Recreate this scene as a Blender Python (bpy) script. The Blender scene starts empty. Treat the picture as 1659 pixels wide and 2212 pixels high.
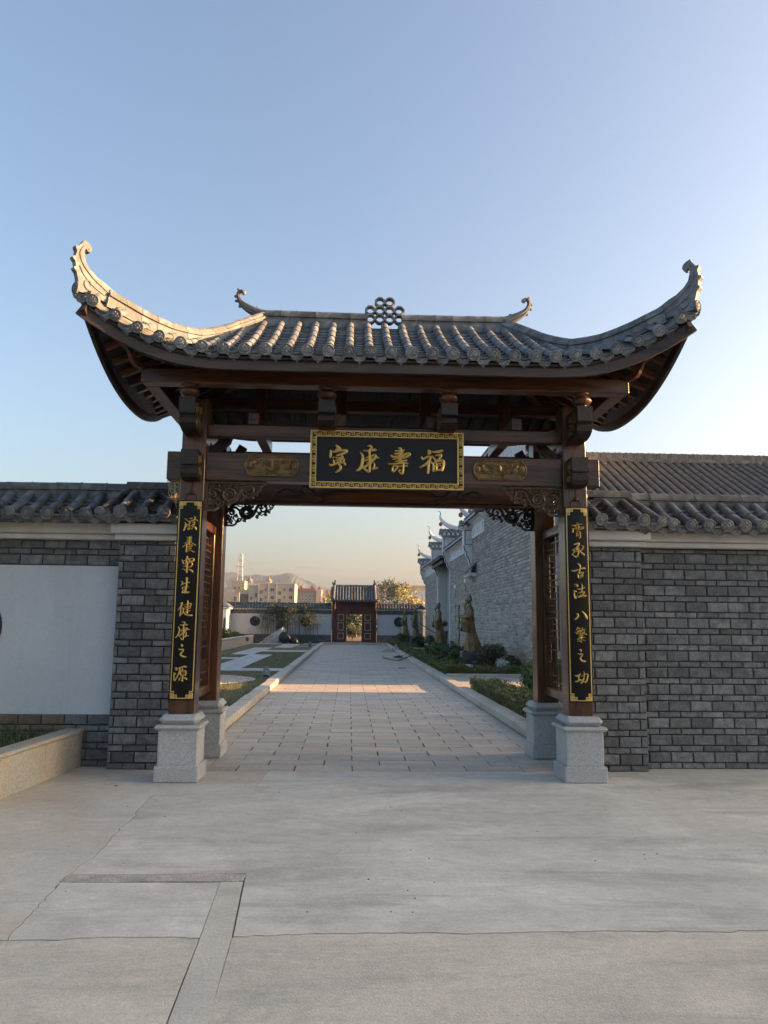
import bpy, math, random
import numpy as np
from mathutils import Vector as V, Matrix as Mx

random.seed(11)
rng = np.random.default_rng(11)
C = bpy.context.scene.collection
scene = bpy.context.scene

# ------------------------------------------------------------------ camera
YAW, PITCH, ROLL = .0441, .145, .0106
_f = V((math.sin(YAW)*math.cos(PITCH), math.cos(YAW)*math.cos(PITCH), math.sin(PITCH)))
_r = V((math.cos(YAW), -math.sin(YAW), 0))
_u = _r.cross(_f)
_R = _r*math.cos(ROLL) + _u*math.sin(ROLL)
_U = -_r*math.sin(ROLL) + _u*math.cos(ROLL)
cd = bpy.data.cameras.new('camera')
cam = bpy.data.objects.new('camera', cd)
C.objects.link(cam)
cam.matrix_world = Mx(((_R.x, _U.x, -_f.x, -.3698), (_R.y, _U.y, -_f.y, -7.8774), (_R.z, _U.z, -_f.z, 1.6), (0, 0, 0, 1)))
cd.sensor_fit = 'HORIZONTAL'
cd.sensor_width = 36
cd.lens = 36*1630.78/1659
cd.clip_end = 9000
scene.camera = cam

# ------------------------------------------------------------------ light
SUN_EL, SUN_AZ = math.radians(10.6), math.radians(90.0)     # azimuth measured from +Y towards +X
w = bpy.data.worlds.new('World')
scene.world = w
w.use_nodes = True
nt = w.node_tree
bg = nt.nodes['Background']
sky = nt.nodes.new('ShaderNodeTexSky')
sky.sky_type = 'NISHITA'
sky.sun_disc = False
sky.sun_elevation = SUN_EL
sky.sun_rotation = SUN_AZ
sky.air_density = 1.0
sky.dust_density = 4.2
sky.ozone_density = 1.6
nt.links.new(sky.outputs[0], bg.inputs[0])
bg.inputs[1].default_value = .075
sd = bpy.data.lights.new('sun', 'SUN')
sd.energy = 5.0
sd.angle = math.radians(.55)
sd.color = (1, .57, .25)
so = bpy.data.objects.new('sun', sd)
C.objects.link(so)
sv = V((math.sin(SUN_AZ)*math.cos(SUN_EL), math.cos(SUN_AZ)*math.cos(SUN_EL), math.sin(SUN_EL)))
so.rotation_euler = sv.to_track_quat('Z', 'Y').to_euler()
vs = scene.view_settings
vs.view_transform = 'Standard'
vs.look = 'None'
vs.gamma = 1
vs.use_curve_mapping = False
vs.exposure = 2.5
scene.cycles.use_denoising = True
scene.cycles.max_bounces = 6

# ------------------------------------------------------------------ materials
def mat(name, c1, c2=None, scale=6, rough=.65, bump=0, bscale=60, metal=0, var=0, stretch=(1, 1, 1),
        coat=0, c3=None, scale3=1.2, amt3=.5, spec=.5, detail=6, sharp=(.35, .65), wave=0, speck=None, c4=None, st4=(.35, 1.6, 1), scale4=2.5, amt4=.5, broom=0):
    m = bpy.data.materials.new(name)
    m.use_nodes = True
    n, l = m.node_tree.nodes, m.node_tree.links
    b = n['Principled BSDF']
    g = n.new('ShaderNodeNewGeometry')
    mp = n.new('ShaderNodeMapping')
    mp.inputs['Scale'].default_value = stretch
    src = g.outputs['Position']
    rnd = None
    if var:
        oi = n.new('ShaderNodeObjectInfo')
        ad = n.new('ShaderNodeMath'); ad.operation = 'ADD'
        l.new(oi.outputs['Random'], ad.inputs[0]); l.new(g.outputs['Random Per Island'], ad.inputs[1])
        fr = n.new('ShaderNodeMath'); fr.operation = 'FRACT'
        l.new(ad.outputs[0], fr.inputs[0])
        rnd = fr.outputs[0]
        sc = n.new('ShaderNodeMath'); sc.operation = 'MULTIPLY'; sc.inputs[1].default_value = 37
        l.new(rnd, sc.inputs[0])
        va = n.new('ShaderNodeVectorMath'); va.operation = 'ADD'
        l.new(src, va.inputs[0]); l.new(sc.outputs[0], va.inputs[1])
        src = va.outputs[0]
    l.new(src, mp.inputs[0])
    def noise(s, d=detail, dist=0.0):
        t = n.new('ShaderNodeTexNoise')
        t.inputs['Scale'].default_value = s; t.inputs['Detail'].default_value = d
        t.inputs['Distortion'].default_value = dist
        l.new(mp.outputs[0], t.inputs['Vector'])
        return t.outputs[0]
    def ramp(v, lo, hi):
        r = n.new('ShaderNodeMapRange')
        r.inputs[1].default_value = lo; r.inputs[2].default_value = hi
        l.new(v, r.inputs[0])
        return r.outputs[0]
    def mix(fac, a, bb):
        x = n.new('ShaderNodeMix'); x.data_type = 'RGBA'
        if isinstance(fac, float): x.inputs[0].default_value = fac
        else: l.new(fac, x.inputs[0])
        for i, q in ((6, a), (7, bb)):
            if isinstance(q, tuple): x.inputs[i].default_value = (*q, 1)
            else: l.new(q, x.inputs[i])
        return x.outputs[2]
    col = mix(ramp(noise(scale, dist=wave), *sharp), c1, c2 or tuple(v*.75 for v in c1))
    if c3:
        f3 = ramp(noise(scale3, 8, 1.0), .44, .64)
        mm = n.new('ShaderNodeMath'); mm.operation = 'MULTIPLY'; mm.inputs[1].default_value = amt3
        l.new(f3, mm.inputs[0])
        col = mix(mm.outputs[0], col, c3)
    if c4:
        m4 = n.new('ShaderNodeMapping'); m4.inputs['Scale'].default_value = st4
        l.new(src, m4.inputs[0])
        t4 = n.new('ShaderNodeTexNoise'); t4.inputs['Scale'].default_value = scale4; t4.inputs['Detail'].default_value = 12
        t4.inputs['Roughness'].default_value = .72; t4.inputs['Distortion'].default_value = .6
        l.new(m4.outputs[0], t4.inputs['Vector'])
        q4 = n.new('ShaderNodeMath'); q4.operation = 'MULTIPLY'; q4.inputs[1].default_value = amt4
        l.new(ramp(t4.outputs[0], .49, .63), q4.inputs[0])
        col = mix(q4.outputs[0], col, c4)
    if speck:
        for s_, a_ in speck:
            hs = n.new('ShaderNodeHueSaturation')
            r_ = n.new('ShaderNodeMapRange')
            r_.inputs[1].default_value = .32; r_.inputs[2].default_value = .68
            r_.inputs[3].default_value = 1-a_; r_.inputs[4].default_value = 1+a_
            tn = n.new('ShaderNodeTexNoise'); tn.inputs['Scale'].default_value = s_; tn.inputs['Detail'].default_value = 3
            l.new(g.outputs['Position'], tn.inputs['Vector'])
            l.new(tn.outputs[0], r_.inputs[0]); l.new(r_.outputs[0], hs.inputs['Value']); l.new(col, hs.inputs['Color'])
            col = hs.outputs[0]
    if var:
        h = n.new('ShaderNodeHueSaturation')
        r = n.new('ShaderNodeMapRange')
        r.inputs[3].default_value = 1-var; r.inputs[4].default_value = 1+var
        l.new(rnd, r.inputs[0]); l.new(r.outputs[0], h.inputs['Value'])
        l.new(col, h.inputs['Color'])
        col = h.outputs[0]
    l.new(col, b.inputs['Base Color'])
    b.inputs['Roughness'].default_value = rough
    b.inputs['Metallic'].default_value = metal
    b.inputs['Specular IOR Level'].default_value = spec
    if coat:
        b.inputs['Coat Weight'].default_value = coat
        b.inputs['Coat Roughness'].default_value = .1
    if bump:
        bp = n.new('ShaderNodeBump')
        bp.inputs['Strength'].default_value = bump; bp.inputs['Distance'].default_value = .02
        l.new(noise(bscale, 5), bp.inputs['Height'])
        l.new(bp.outputs[0], b.inputs['Normal'])
    return m

K = {}
W1, W2, W3 = (.074, .025, .0088), (.024, .0082, .0038), (.13, .052, .017)
for ax, st in (('x', (.12, 1, 1)), ('y', (1, .12, 1)), ('z', (1, 1, .1))):
    K['wood_'+ax] = mat('stained_wood_'+ax, W1, W2, 22, .32, .35, 60, stretch=st, c3=W3, scale3=5, amt3=.55, coat=.22, spec=.4)
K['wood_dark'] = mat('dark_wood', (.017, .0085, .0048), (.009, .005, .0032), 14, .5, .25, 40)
K['fascia'] = mat('weathered_fascia', (.042, .025, .018), (.020, .013, .010), 9, .45, .35, 45, stretch=(.2, .5, 1), c3=(.085, .058, .042), scale3=4)
K['wood_carve'] = mat('carved_wood', (.085, .046, .02), (.045, .022, .010), 18, .36, .2, 50, coat=.15)
K['wood_gilt'] = mat('worn_gilt_wood', (.20, .125, .042), (.085, .05, .018), 16, .45, .35, 60, metal=.25)
K['gold'] = mat('gold_paint', (.62, .42, .12), (.52, .34, .09), 14, .38, .1, 80, metal=.35)
K['lacquer'] = mat('black_lacquer', (.004, .004, .0045), (.003, .003, .0035), 5, .28, 0, spec=.25)
K['plaque_black'] = mat('plaque_black', (.007, .008, .010), (.005, .005, .007), 3, .5, .1, 300, spec=.3)
K['tile'] = mat('grey_roof_tile', (.128, .138, .150), (.085, .093, .102), 9, .7, .3, 70, var=.25, c3=(.29, .30, .31), scale3=5, amt3=.5)
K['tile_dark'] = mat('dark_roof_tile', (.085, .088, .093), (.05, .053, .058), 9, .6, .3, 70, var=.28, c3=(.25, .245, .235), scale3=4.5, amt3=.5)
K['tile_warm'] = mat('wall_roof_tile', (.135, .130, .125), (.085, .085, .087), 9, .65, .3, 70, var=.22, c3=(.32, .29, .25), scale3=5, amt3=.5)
K['mortar_bed'] = mat('tile_bed', (.15, .145, .135), (.09, .088, .085), 12, .9, .4, 40, c3=(.32, .31, .29), scale3=4)
K['brick'] = mat('grey_brick', (.125, .127, .132), (.082, .084, .089), 13, .75, .6, 42, var=.33, c3=(.23, .225, .21), scale3=6, amt3=.45, speck=((90, .18),))
K['brick_mud'] = mat('mud_stained_brick', (.17, .115, .078), (.11, .085, .065), 10, .85, .6, 42, var=.2, c3=(.22, .17, .12), scale3=5, amt3=.5)
K['mortar'] = mat('dark_mortar', (.045, .046, .049), (.032, .033, .036), 30, .9, .4, 90)
K['granite'] = mat('pale_granite', (.37, .375, .375), (.30, .305, .31), 45, .65, .25, 110, detail=4, c3=(.42, .415, .40), scale3=3, amt3=.4, speck=((170, .22), (60, .12)), c4=(.27, .265, .255), scale4=3, amt4=.35, st4=(1, 1, .4))
K['granite_line'] = mat('chiselled_granite', (.46, .465, .46), (.40, .405, .41), 60, .7)
K['granite_warm'] = mat('stained_granite', (.37, .36, .325), (.28, .27, .245), 40, .65, .2, 100, detail=4, speck=((160, .25), (45, .12)), c3=(.36, .27, .17), scale3=2.2, amt3=.6)
K['plaster'] = mat('white_plaster', (.46, .485, .51), (.43, .455, .48), 1.5, .8, .12, 25, c3=(.42, .435, .44), scale3=1.1, amt3=.4, c4=(.36, .36, .345), st4=(2.2, 2, .25), scale4=1.6, amt4=.28, speck=((30, .03),))
K['cornice'] = mat('cream_render', (.56, .55, .52), (.47, .46, .44), 4, .75, .1, 60)
K['ink'] = mat('black_paint', (.018, .018, .022), (.012, .012, .015), 5, .5)
# ------------------------------------------------------------------ mesh helpers
class MB:
    def __init__(s): s.v, s.f = [], []
    def add(s, vs, fs):
        o = len(s.v)
        s.v += [tuple(p) for p in vs]
        s.f += [tuple(i+o for i in f) for f in fs]
        return s
    def box(s, x0, x1, y0, y1, z0, z1, M=None):
        vs = [V((x, y, z)) for z in (z0, z1) for y in (y0, y1) for x in (x0, x1)]
        if M: vs = [M @ p for p in vs]
        return s.add(vs, [(0, 2, 3, 1), (4, 5, 7, 6), (0, 1, 5, 4), (2, 6, 7, 3), (0, 4, 6, 2), (1, 3, 7, 5)])
    def bbox(s, x0, x1, y0, y1, z0, z1, b=.01, M=None):
        """box with chamfered edges"""
        vs, fs, idx = [], [], {}
        X, Y, Z = (x0, x1), (y0, y1), (z0, z1)
        for i in (0, 1):
            for j in (0, 1):
                for k in (0, 1):
                    c = (X[i], Y[j], Z[k]); d = (b*(1-2*i), b*(1-2*j), b*(1-2*k))
                    for a in range(3):
                        p = [c[q] + (0 if q == a else d[q]) for q in range(3)]
                        idx[i, j, k, a] = len(vs); vs.append(V(p))
        for a in range(3):
            o = [q for q in range(3) if q != a]
            for sd in (0, 1):
                q4 = []
                for (p, q) in ((0, 0), (1, 0), (1, 1), (0, 1)):
                    t = [0, 0, 0]; t[a] = sd; t[o[0]] = p; t[o[1]] = q
                    q4.append(idx[t[0], t[1], t[2], a])
                fs.append(tuple(q4))
            for p in (0, 1):
                for q in (0, 1):
                    t0 = [0, 0, 0]; t0[o[0]] = p; t0[o[1]] = q
                    t1 = list(t0); t1[a] = 1
                    fs.append((idx[(*t0, o[0])], idx[(*t1, o[0])], idx[(*t1, o[1])], idx[(*t0, o[1])]))
        for i in (0, 1):
            for j in (0, 1):
                for k in (0, 1):
                    fs.append(tuple(idx[i, j, k, a] for a in range(3)))
        if M: vs = [M @ p for p in vs]
        return s.add(vs, fs)
    def prism(s, poly, fn, d0, d1):
        """polygon of (a, b) pushed from depth d0 to d1; fn(a, b, d) gives the point"""
        n = len(poly)
        vs = [fn(a, b, d0) for a, b in poly] + [fn(a, b, d1) for a, b in poly]
        return s.add(vs, [tuple(range(n))[::-1], tuple(range(n, 2*n))] + [(i, (i+1) % n, n+(i+1) % n, n+i) for i in range(n)])
    def sweep(s, pts, prof, up=V((0, 0, 1)), closed=True, scale=None, cap=True):
        """profile of (side, up) swept along points"""
        pts = [V(p) for p in pts]
        n, m = len(pts), len(prof)
        vs = []
        for i, p in enumerate(pts):
            t = (pts[min(i+1, n-1)] - pts[max(i-1, 0)]).normalized()
            sd = t.cross(up)
            sd = sd.normalized() if sd.length > 1e-5 else V((1, 0, 0))
            u = sd.cross(t).normalized()
            k = scale[i] if scale else 1
            vs += [p + sd*(a*k) + u*(b*k) for a, b in prof]
        fs = []
        r = m if closed else m-1
        for i in range(n-1):
            fs += [(i*m+j, i*m+(j+1) % m, (i+1)*m+(j+1) % m, (i+1)*m+j) for j in range(r)]
        if cap and closed:
            fs += [tuple(range(m))[::-1], tuple(range((n-1)*m, n*m))]
        return s.add(vs, fs)
    def tube(s, pts, r, n=7, flat=1.0, fdir=None):
        pts = [V(p) for p in pts]
        m = len(pts)
        R = r if isinstance(r, (list, tuple)) else [r]*m
        t0 = (pts[1]-pts[0]).normalized()
        a = V((0, 0, 1)) if abs(t0.z) < .9 else V((1, 0, 0))
        if fdir is not None: a = V(fdir)
        vs, fs = [], []
        for i, p in enumerate(pts):
            t = (pts[min(i+1, m-1)] - pts[max(i-1, 0)]).normalized()
            x = t.cross(a)
            if x.length < 1e-5: x = t.orthogonal()
            x.normalize(); y = x.cross(t)
            if fdir is None: a = y
            for k in range(n):
                q = 2*math.pi*k/n
                vs.append(p + x*(R[i]*math.cos(q)) + y*(R[i]*flat*math.sin(q)))
        for i in range(m-1):
            fs += [(i*n+k, i*n+(k+1) % n, (i+1)*n+(k+1) % n, (i+1)*n+k) for k in range(n)]
        fs += [tuple(range(n))[::-1], tuple(range((m-1)*n, m*n))]
        return s.add(vs, fs)
    def lathe(s, prof, n=16, c=(0, 0, 0), M=None):
        vs, fs = [], []
        for r, z in prof:
            for k in range(n):
                q = 2*math.pi*k/n
                p = V((c[0]+r*math.cos(q), c[1]+r*math.sin(q), c[2]+z))
                vs.append(M @ p if M else p)
        for i in range(len(prof)-1):
            fs += [(i*n+k, i*n+(k+1) % n, (i+1)*n+(k+1) % n, (i+1)*n+k) for k in range(n)]
        fs += [tuple(range(n))[::-1], tuple(range((len(prof)-1)*n, len(prof)*n))]
        return s.add(vs, fs)
    def ball(s, c, r, n=10, m=6, M=None):
        r = r if isinstance(r, (tuple, list)) else (r, r, r)
        vs, fs = [], []
        for i in range(m+1):
            th = math.pi*i/m
            for k in range(n):
                q = 2*math.pi*k/n
                p = V((c[0]+r[0]*math.sin(th)*math.cos(q), c[1]+r[1]*math.sin(th)*math.sin(q), c[2]+r[2]*math.cos(th)))
                vs.append(M @ p if M else p)
        for i in range(m):
            fs += [(i*n+k, (i+1)*n+k, (i+1)*n+(k+1) % n, i*n+(k+1) % n) for k in range(n)]
        return s.add(vs, fs)
    def loft(s, rings, cap=True):
        n = len(rings[0]); vs = [p for r in rings for p in r]; fs = []
        for i in range(len(rings)-1):
            fs += [(i*n+k, i*n+(k+1) % n, (i+1)*n+(k+1) % n, (i+1)*n+k) for k in range(n)]
        if cap: fs += [tuple(range(n))[::-1], tuple(range((len(rings)-1)*n, len(rings)*n))]
        return s.add(vs, fs)
    def mesh(s, name, smooth=False):
        me = bpy.data.meshes.new(name)
        me.from_pydata([tuple(p) for p in s.v], [], s.f)
        if smooth: me.polygons.foreach_set('use_smooth', [True]*len(me.polygons))
        me.update()
        return me

WM = {}
def put(name, me, m=None, parent=None, M=None, kind=None, label=None, cat=None, group=None):
    """link one mesh object; M is its place in the world"""
    if isinstance(me, MB): me = me.mesh(name)
    if m is not None and not me.materials: me.materials.append(m)
    o = bpy.data.objects.new(name, me)
    C.objects.link(o)
    M = M or Mx()
    if parent is not None:
        o.parent = parent
        o.matrix_parent_inverse = WM[parent.name].inverted()
    o.matrix_basis = M
    WM[o.name] = M
    tag(o, kind, label, cat, group)
    return o
def tag(o, kind=None, label=None, cat=None, group=None):
    for k, v in (('kind', kind), ('label', label), ('category', cat), ('group', group)):
        if v: o[k] = v
    return o
def thing(name, label, cat, loc=(0, 0, 0), group=None):
    o = bpy.data.objects.new(name, None)
    C.objects.link(o)
    o.location = loc
    o.empty_display_size = .2
    WM[o.name] = Mx.Translation(V(loc))
    return tag(o, None, label, cat, group)
def T(x, y, z, s=None, rz=0):
    M = Mx.Translation(V((x, y, z))) @ Mx.Rotation(rz, 4, 'Z')
    if s is not None:
        s = s if isinstance(s, (tuple, list)) else (s, s, s)
        M = M @ Mx.Diagonal((*s, 1))
    return M
def frame(o, xd, zd):
    """matrix with X along xd and Z near zd"""
    x = V(xd).normalized(); y = V(zd).cross(x).normalized(); z = x.cross(y)
    return Mx(((x.x, y.x, z.x, o[0]), (x.y, y.y, z.y, o[1]), (x.z, y.z, z.z, o[2]), (0, 0, 0, 1)))
def smoothline(pts, k=4):
    """Catmull-Rom through points of any dimension"""
    p = [np.array(q, float) for q in pts]
    if len(p) < 3:
        return [p[0]+(p[-1]-p[0])*i/k for i in range(k+1)]
    e = [2*p[0]-p[1]] + p + [2*p[-1]-p[-2]]
    out = []
    for i in range(1, len(e)-2):
        for j in range(k):
            t = j/k
            out.append(.5*(2*e[i]+(e[i+1]-e[i-1])*t+(2*e[i-1]-5*e[i]+4*e[i+1]-e[i+2])*t*t+(3*e[i]-e[i-1]-3*e[i+1]+e[i+2])*t**3))
    out.append(p[-1])
    return out
def spiral(cx, cy, r, turns, a0=0, dirn=1, r1=.15, k=14):
    n = max(6, int(k*turns))
    return [(cx+(r+(r*r1-r)*i/n)*math.cos(a0+dirn*2*math.pi*turns*i/n), cy+(r+(r*r1-r)*i/n)*math.sin(a0+dirn*2*math.pi*turns*i/n)) for i in range(n+1)]
def leaf_mesh(name, P, size, asp=.5, up=0.0, jit=.35, droop=0.0):
    """one small four-cornered leaf at every point of P"""
    n = len(P)
    d = rng.normal(size=(n, 3)); d[:, 2] += up; d /= np.linalg.norm(d, axis=1)[:, None]
    e = rng.normal(size=(n, 3)); e -= d*(d*e).sum(1)[:, None]; e /= np.linalg.norm(e, axis=1)[:, None]
    L = size*(1+jit*rng.normal(size=n)).clip(.4, 1.8)[:, None]
    nn = np.cross(d, e)
    a = P-d*L*.5; b = P+e*L*asp*.5+nn*L*.06; c = P+d*L*.5; f = P-e*L*asp*.5+nn*L*.06
    vs = np.stack([a, b, c, f], 1).reshape(-1, 3)
    me = bpy.data.meshes.new(name)
    me.vertices.add(4*n); me.vertices.foreach_set('co', vs.astype('f4').ravel())
    me.loops.add(4*n); me.loops.foreach_set('vertex_index', np.arange(4*n, dtype='i4'))
    me.polygons.add(n)
    me.polygons.foreach_set('loop_start', np.arange(0, 4*n, 4, dtype='i4'))
    me.polygons.foreach_set('loop_total', np.full(n, 4, dtype='i4'))
    me.update(calc_edges=True)
    return me
def blob_pts(n, c, r, lumps=7, shell=.55):
    """points in an uneven rounded crown made of overlapping lumps"""
    c = np.array(c); r = np.array(r)
    cs = rng.normal(size=(lumps, 3)); cs /= np.linalg.norm(cs, axis=1)[:, None]
    cs *= rng.uniform(.25, .68, (lumps, 1)); rr = rng.uniform(.32, .55, lumps)
    k = rng.integers(0, lumps, n)
    d = rng.normal(size=(n, 3)); d /= np.linalg.norm(d, axis=1)[:, None]
    q = cs[k] + d*(rr[k]*rng.uniform(shell, 1.05, n))[:, None]
    return c+q*r
def blade_mesh(name, base, h, wid, lean=.5, seg=2):
    """upright grass blades: a bent strip at every base point"""
    n = len(base)
    a = rng.uniform(0, 2*np.pi, n); ln = lean*rng.uniform(.2, 1.2, n); hh = h*rng.uniform(.5, 1.2, n)
    dirv = np.stack([np.cos(a), np.sin(a), 0*a], 1); sd = np.stack([-np.sin(a), np.cos(a), 0*a], 1)*wid*.5
    rows = []
    for i in range(seg+1):
        t = i/seg
        p = base + dirv*(ln*hh*t*t)[:, None] + np.array([0, 0, 1])*(hh*(t-.35*ln*t*t))[:, None]
        k = 1-t*.92
        rows += [p-sd*k, p+sd*k]
    vs = np.stack(rows, 1).reshape(-1, 3)
    m = 2*(seg+1)
    q = np.concatenate([np.array([2*i, 2*i+1, 2*i+3, 2*i+2]) for i in range(seg)])
    idx = (np.arange(n)[:, None]*m+q[None]).astype('i4').ravel()
    me = bpy.data.meshes.new(name)
    me.vertices.add(len(vs)); me.vertices.foreach_set('co', vs.astype('f4').ravel())
    me.loops.add(len(idx)); me.loops.foreach_set('vertex_index', idx)
    me.polygons.add(n*seg)
    me.polygons.foreach_set('loop_start', np.arange(0, len(idx), 4, dtype='i4'))
    me.polygons.foreach_set('loop_total', np.full(n*seg, 4, dtype='i4'))
    me.update(calc_edges=True)
    return me
def glyph(b, code, fn, h):
    """brush strokes 'x z w ...;...' in half millimetres laid as low ridged ribbons; fn(x, z, lift) gives the point"""
    for si, st in enumerate(code.split(';')):
        q = [float(x)/2000 for x in st.split()]
        pts = smoothline([(q[i], q[i+1], q[i+2]) for i in range(0, len(q), 3)], 4)
        pts = [np.array(p) for p in pts]
        t = pts[1][:2]-pts[0][:2]; t /= np.linalg.norm(t)+1e-9
        w0 = abs(pts[0][2]); w1 = abs(pts[-1][2])
        t1 = pts[-1][:2]-pts[-2][:2]; t1 /= np.linalg.norm(t1)+1e-9
        pts = [np.array([*(pts[0][:2]-t*w0*.42), w0*.35])] + pts + [np.array([*(pts[-1][:2]+t1*w1*.42), w1*.35])]
        n = len(pts); vs = []; hh = h*(1+.06*si)
        for i, p in enumerate(pts):
            t = pts[min(i+1, n-1)][:2]-pts[max(i-1, 0)][:2]; t = t/(np.linalg.norm(t)+1e-9)
            nn = np.array([-t[1], t[0]])*max(abs(p[2]), .004)*.5
            for a, lift in ((-1, 0), (-.72, .75), (0, 1), (.72, .75), (1, 0)):
                z = p[:2]+nn*a
                vs.append(fn(z[0], z[1], hh*lift))
        fs = [(i*5+j, i*5+j+1, (i+1)*5+j+1, (i+1)*5+j) for i in range(n-1) for j in range(4)]
        fs += [tuple(range(5)), tuple(range((n-1)*5, n*5))]
        b.add(vs, fs)
# ------------------------------------------------------------------ ground, paving, lawns
K['soil'] = mat('red_soil', (.17, .105, .065), (.11, .075, .05), 3, .95, .5, 20, c3=(.10, .085, .06), scale3=.4)
K['conc'] = mat('grey_concrete', (.52, .475, .41), (.44, .405, .35), 1.6, .82, .12, 55, c3=(.62, .575, .50), scale3=.9, amt3=.7, stretch=(.8, 1.15, 1), detail=10, speck=((140, .08), (38, .07), (9, .07)), c4=(.30, .275, .245), scale4=1.3, amt4=.6)
K['conc_pale'] = mat('pale_concrete', (.56, .51, .44), (.47, .43, .375), 1.2, .84, .1, 60, c3=(.47, .365, .26), scale3=.8, amt3=.55, detail=10, speck=((140, .12), (38, .08), (9, .06)), c4=(.36, .325, .285), scale4=1.4, amt4=.45)
K['conc_tan'] = mat('tan_concrete', (.53, .465, .375), (.44, .39, .32), 2.0, .85, .18, 85, c3=(.56, .50, .41), scale3=.8, amt3=.6, detail=12, speck=((110, .11), (45, .09), (14, .07)), c4=(.31, .28, .24), scale4=1.7, amt4=.5)
K['conc_patch'] = mat('patch_concrete', (.53, .485, .40), (.46, .42, .35), 3, .85, .2, 70, c3=(.40, .375, .33), scale3=1.5, amt3=.6, speck=((130, .1), (40, .07)), c4=(.34, .32, .29), scale4=3, amt4=.4)
K['conc_rough'] = mat('rough_patch_concrete', (.47, .39, .33), (.36, .315, .27), 6, .9, .6, 50, c3=(.25, .235, .22), scale3=4, amt3=.7, speck=((90, .22), (25, .15)))
K['paver'] = mat('stone_paver', (.47, .42, .35), (.385, .345, .295), 5, .75, .2, 60, var=.10, c3=(.46, .34, .245), scale3=.9, amt3=.5, stretch=(.35, 1.4, 1), speck=((60, .12), (18, .08)), c4=(.23, .215, .20), scale4=1.5, amt4=.45)
K['joint'] = mat('dark_joint', (.11, .10, .085), (.07, .065, .058), 20, .95)
K['kerb'] = mat('kerb_granite', (.45, .41, .345), (.36, .335, .29), 14, .7, .15, 90, var=.10, c3=(.34, .27, .19), scale3=2, amt3=.5)
K['turf'] = mat('turf', (.115, .105, .042), (.075, .075, .03), 1.1, .95, .8, 55, c3=(.16, .135, .065), scale3=2.2, amt3=.6)
K['blade'] = mat('dry_grass', (.135, .125, .045), (.085, .10, .032), .9, .8, 0, var=.3, c3=(.20, .165, .08), scale3=1.5)

g = MB(); g.box(-4000, 4000, -60, 4500, -1, -.04)
put('ground', g, K['soil'], kind='structure')

cbz = MB(); cbz.box(-12, 9.5, -9, .6, -.035, -.012); put('concrete_base', cbz, mat('joint_dirt', (.15, .135, .115), (.10, .09, .08), 9, .95), kind='structure')
def rough_line(a, b, amp=.012, step=.05):
    a, b = np.array(a), np.array(b)
    n = max(2, int(np.linalg.norm(b-a)/step)); d = (b-a)/np.linalg.norm(b-a); nn = np.array([-d[1], d[0]])
    w = np.cumsum(rng.normal(size=n+1))*amp*.45; w -= np.linspace(w[0], w[-1], n+1)
    w = np.clip(w, -amp*2.2, amp*2.2) + rng.normal(size=n+1)*amp*.25
    w[0] = w[-1] = 0
    return [tuple(a+(b-a)*i/n+nn*w[i]) for i in range(n+1)]
def slab(name, loop, m, z=0.0):
    """thin cast slab from a closed outline of (x, y)"""
    b = MB()
    b.prism(loop, lambda a, c, d: V((a, c, d)), z, z-.03)
    o = put(name, b, m, kind='structure')
    return o
def path_of(*segs):
    out = []
    for s in segs:
        out += s[:-1]
    return out
GAP = .007
c1 = rough_line((-2.05, -3.74), (-2.15, -.54), .018)            # long crack left of the middle slab
c2 = rough_line((-2.15, -.54), (-1.25, -.44), .006)
c3 = rough_line((-1.25, -.44), (-1.21, .605), .008)
c4 = rough_line((-2.05, -3.74), (-1.10, -3.73), .012)           # cross crack
c5 = rough_line((-.93, -3.715), (9.5, -3.66), .014)
c4b = rough_line((-12, -3.80), (-2.05, -3.74), .012)
sh = lambda pts, dx, dy: [(x+dx, y+dy) for x, y in pts]
# pale slab to the left, running round to the wall foot
slab('concrete_pale_slab', [(-12, 1.0)] + [(-12, -3.80+GAP)] + sh(c4b, 0, GAP)[1:-1] + sh(c1, -GAP, GAP) + sh(c2, 0, GAP) [1:] + sh(c3, -.004, 0)[1:] + [(-2.17, .605), (-2.17, 1.0)], K['conc_pale'])
# grey middle slab round the patched trench
trench = [(-1.10, -2.74-.13), (-2.125, -2.87)]
mid = sh(c1, 0, 0)
slab('concrete_grey_slab', mid[:int(len(mid)*.26)] + [(-2.11, -2.885), (-1.14, -2.90), (-1.105, -3.71)] + [(x, y+.01) for x, y in reversed(c4)], K['conc'])
b_up = [p for p in c1 if p[1] > -2.74]
slab('concrete_grey_slab', [(-2.11, -2.735), (-1.0, -2.725), (-.935, -3.70)] + sh(c5, 0, GAP)[1:] + [(9.5, 1.0), (2.17, 1.0), (2.17, .61), (-1.20, .61)] + list(reversed(c3))[1:] + list(reversed(c2))[1:] + list(reversed(b_up))[1:], K['conc'])
slab('concrete_patch_strip', [(-1.10, -3.72), (-1.138, -2.884), (-1.0, -2.884), (-.942, -3.72), (-.885, -5.2), (-1.045, -5.2)], K['conc_patch'])
slab('concrete_rough_strip', rough_line((-2.112, -2.745), (-2.125, -2.878), .004) + rough_line((-2.12, -2.88), (-1.0, -2.868), .004) + rough_line((-1.0, -2.86), (-.995, -2.735), .004)[:-1] + rough_line((-.995, -2.735), (-2.1, -2.743), .004), K['conc_rough'])
slab('concrete_tan_slab', [(-12, -9)] + [(-1.06, -9)] + [(-1.046, -5.2)] + rough_line((-1.048, -5.2), (-1.103, -3.735), .002) + list(reversed(sh(c4, 0, -.006)))[1:] + list(reversed(sh(c4b, 0, -.006)))[1:], K['conc_tan'])
slab('concrete_tan_slab', [(-.88, -9), (9.5, -9)] + list(reversed(sh(c5, 0, -.008))) + rough_line((-.940, -3.725), (-.884, -5.2), .002), K['conc_tan'])
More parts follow.
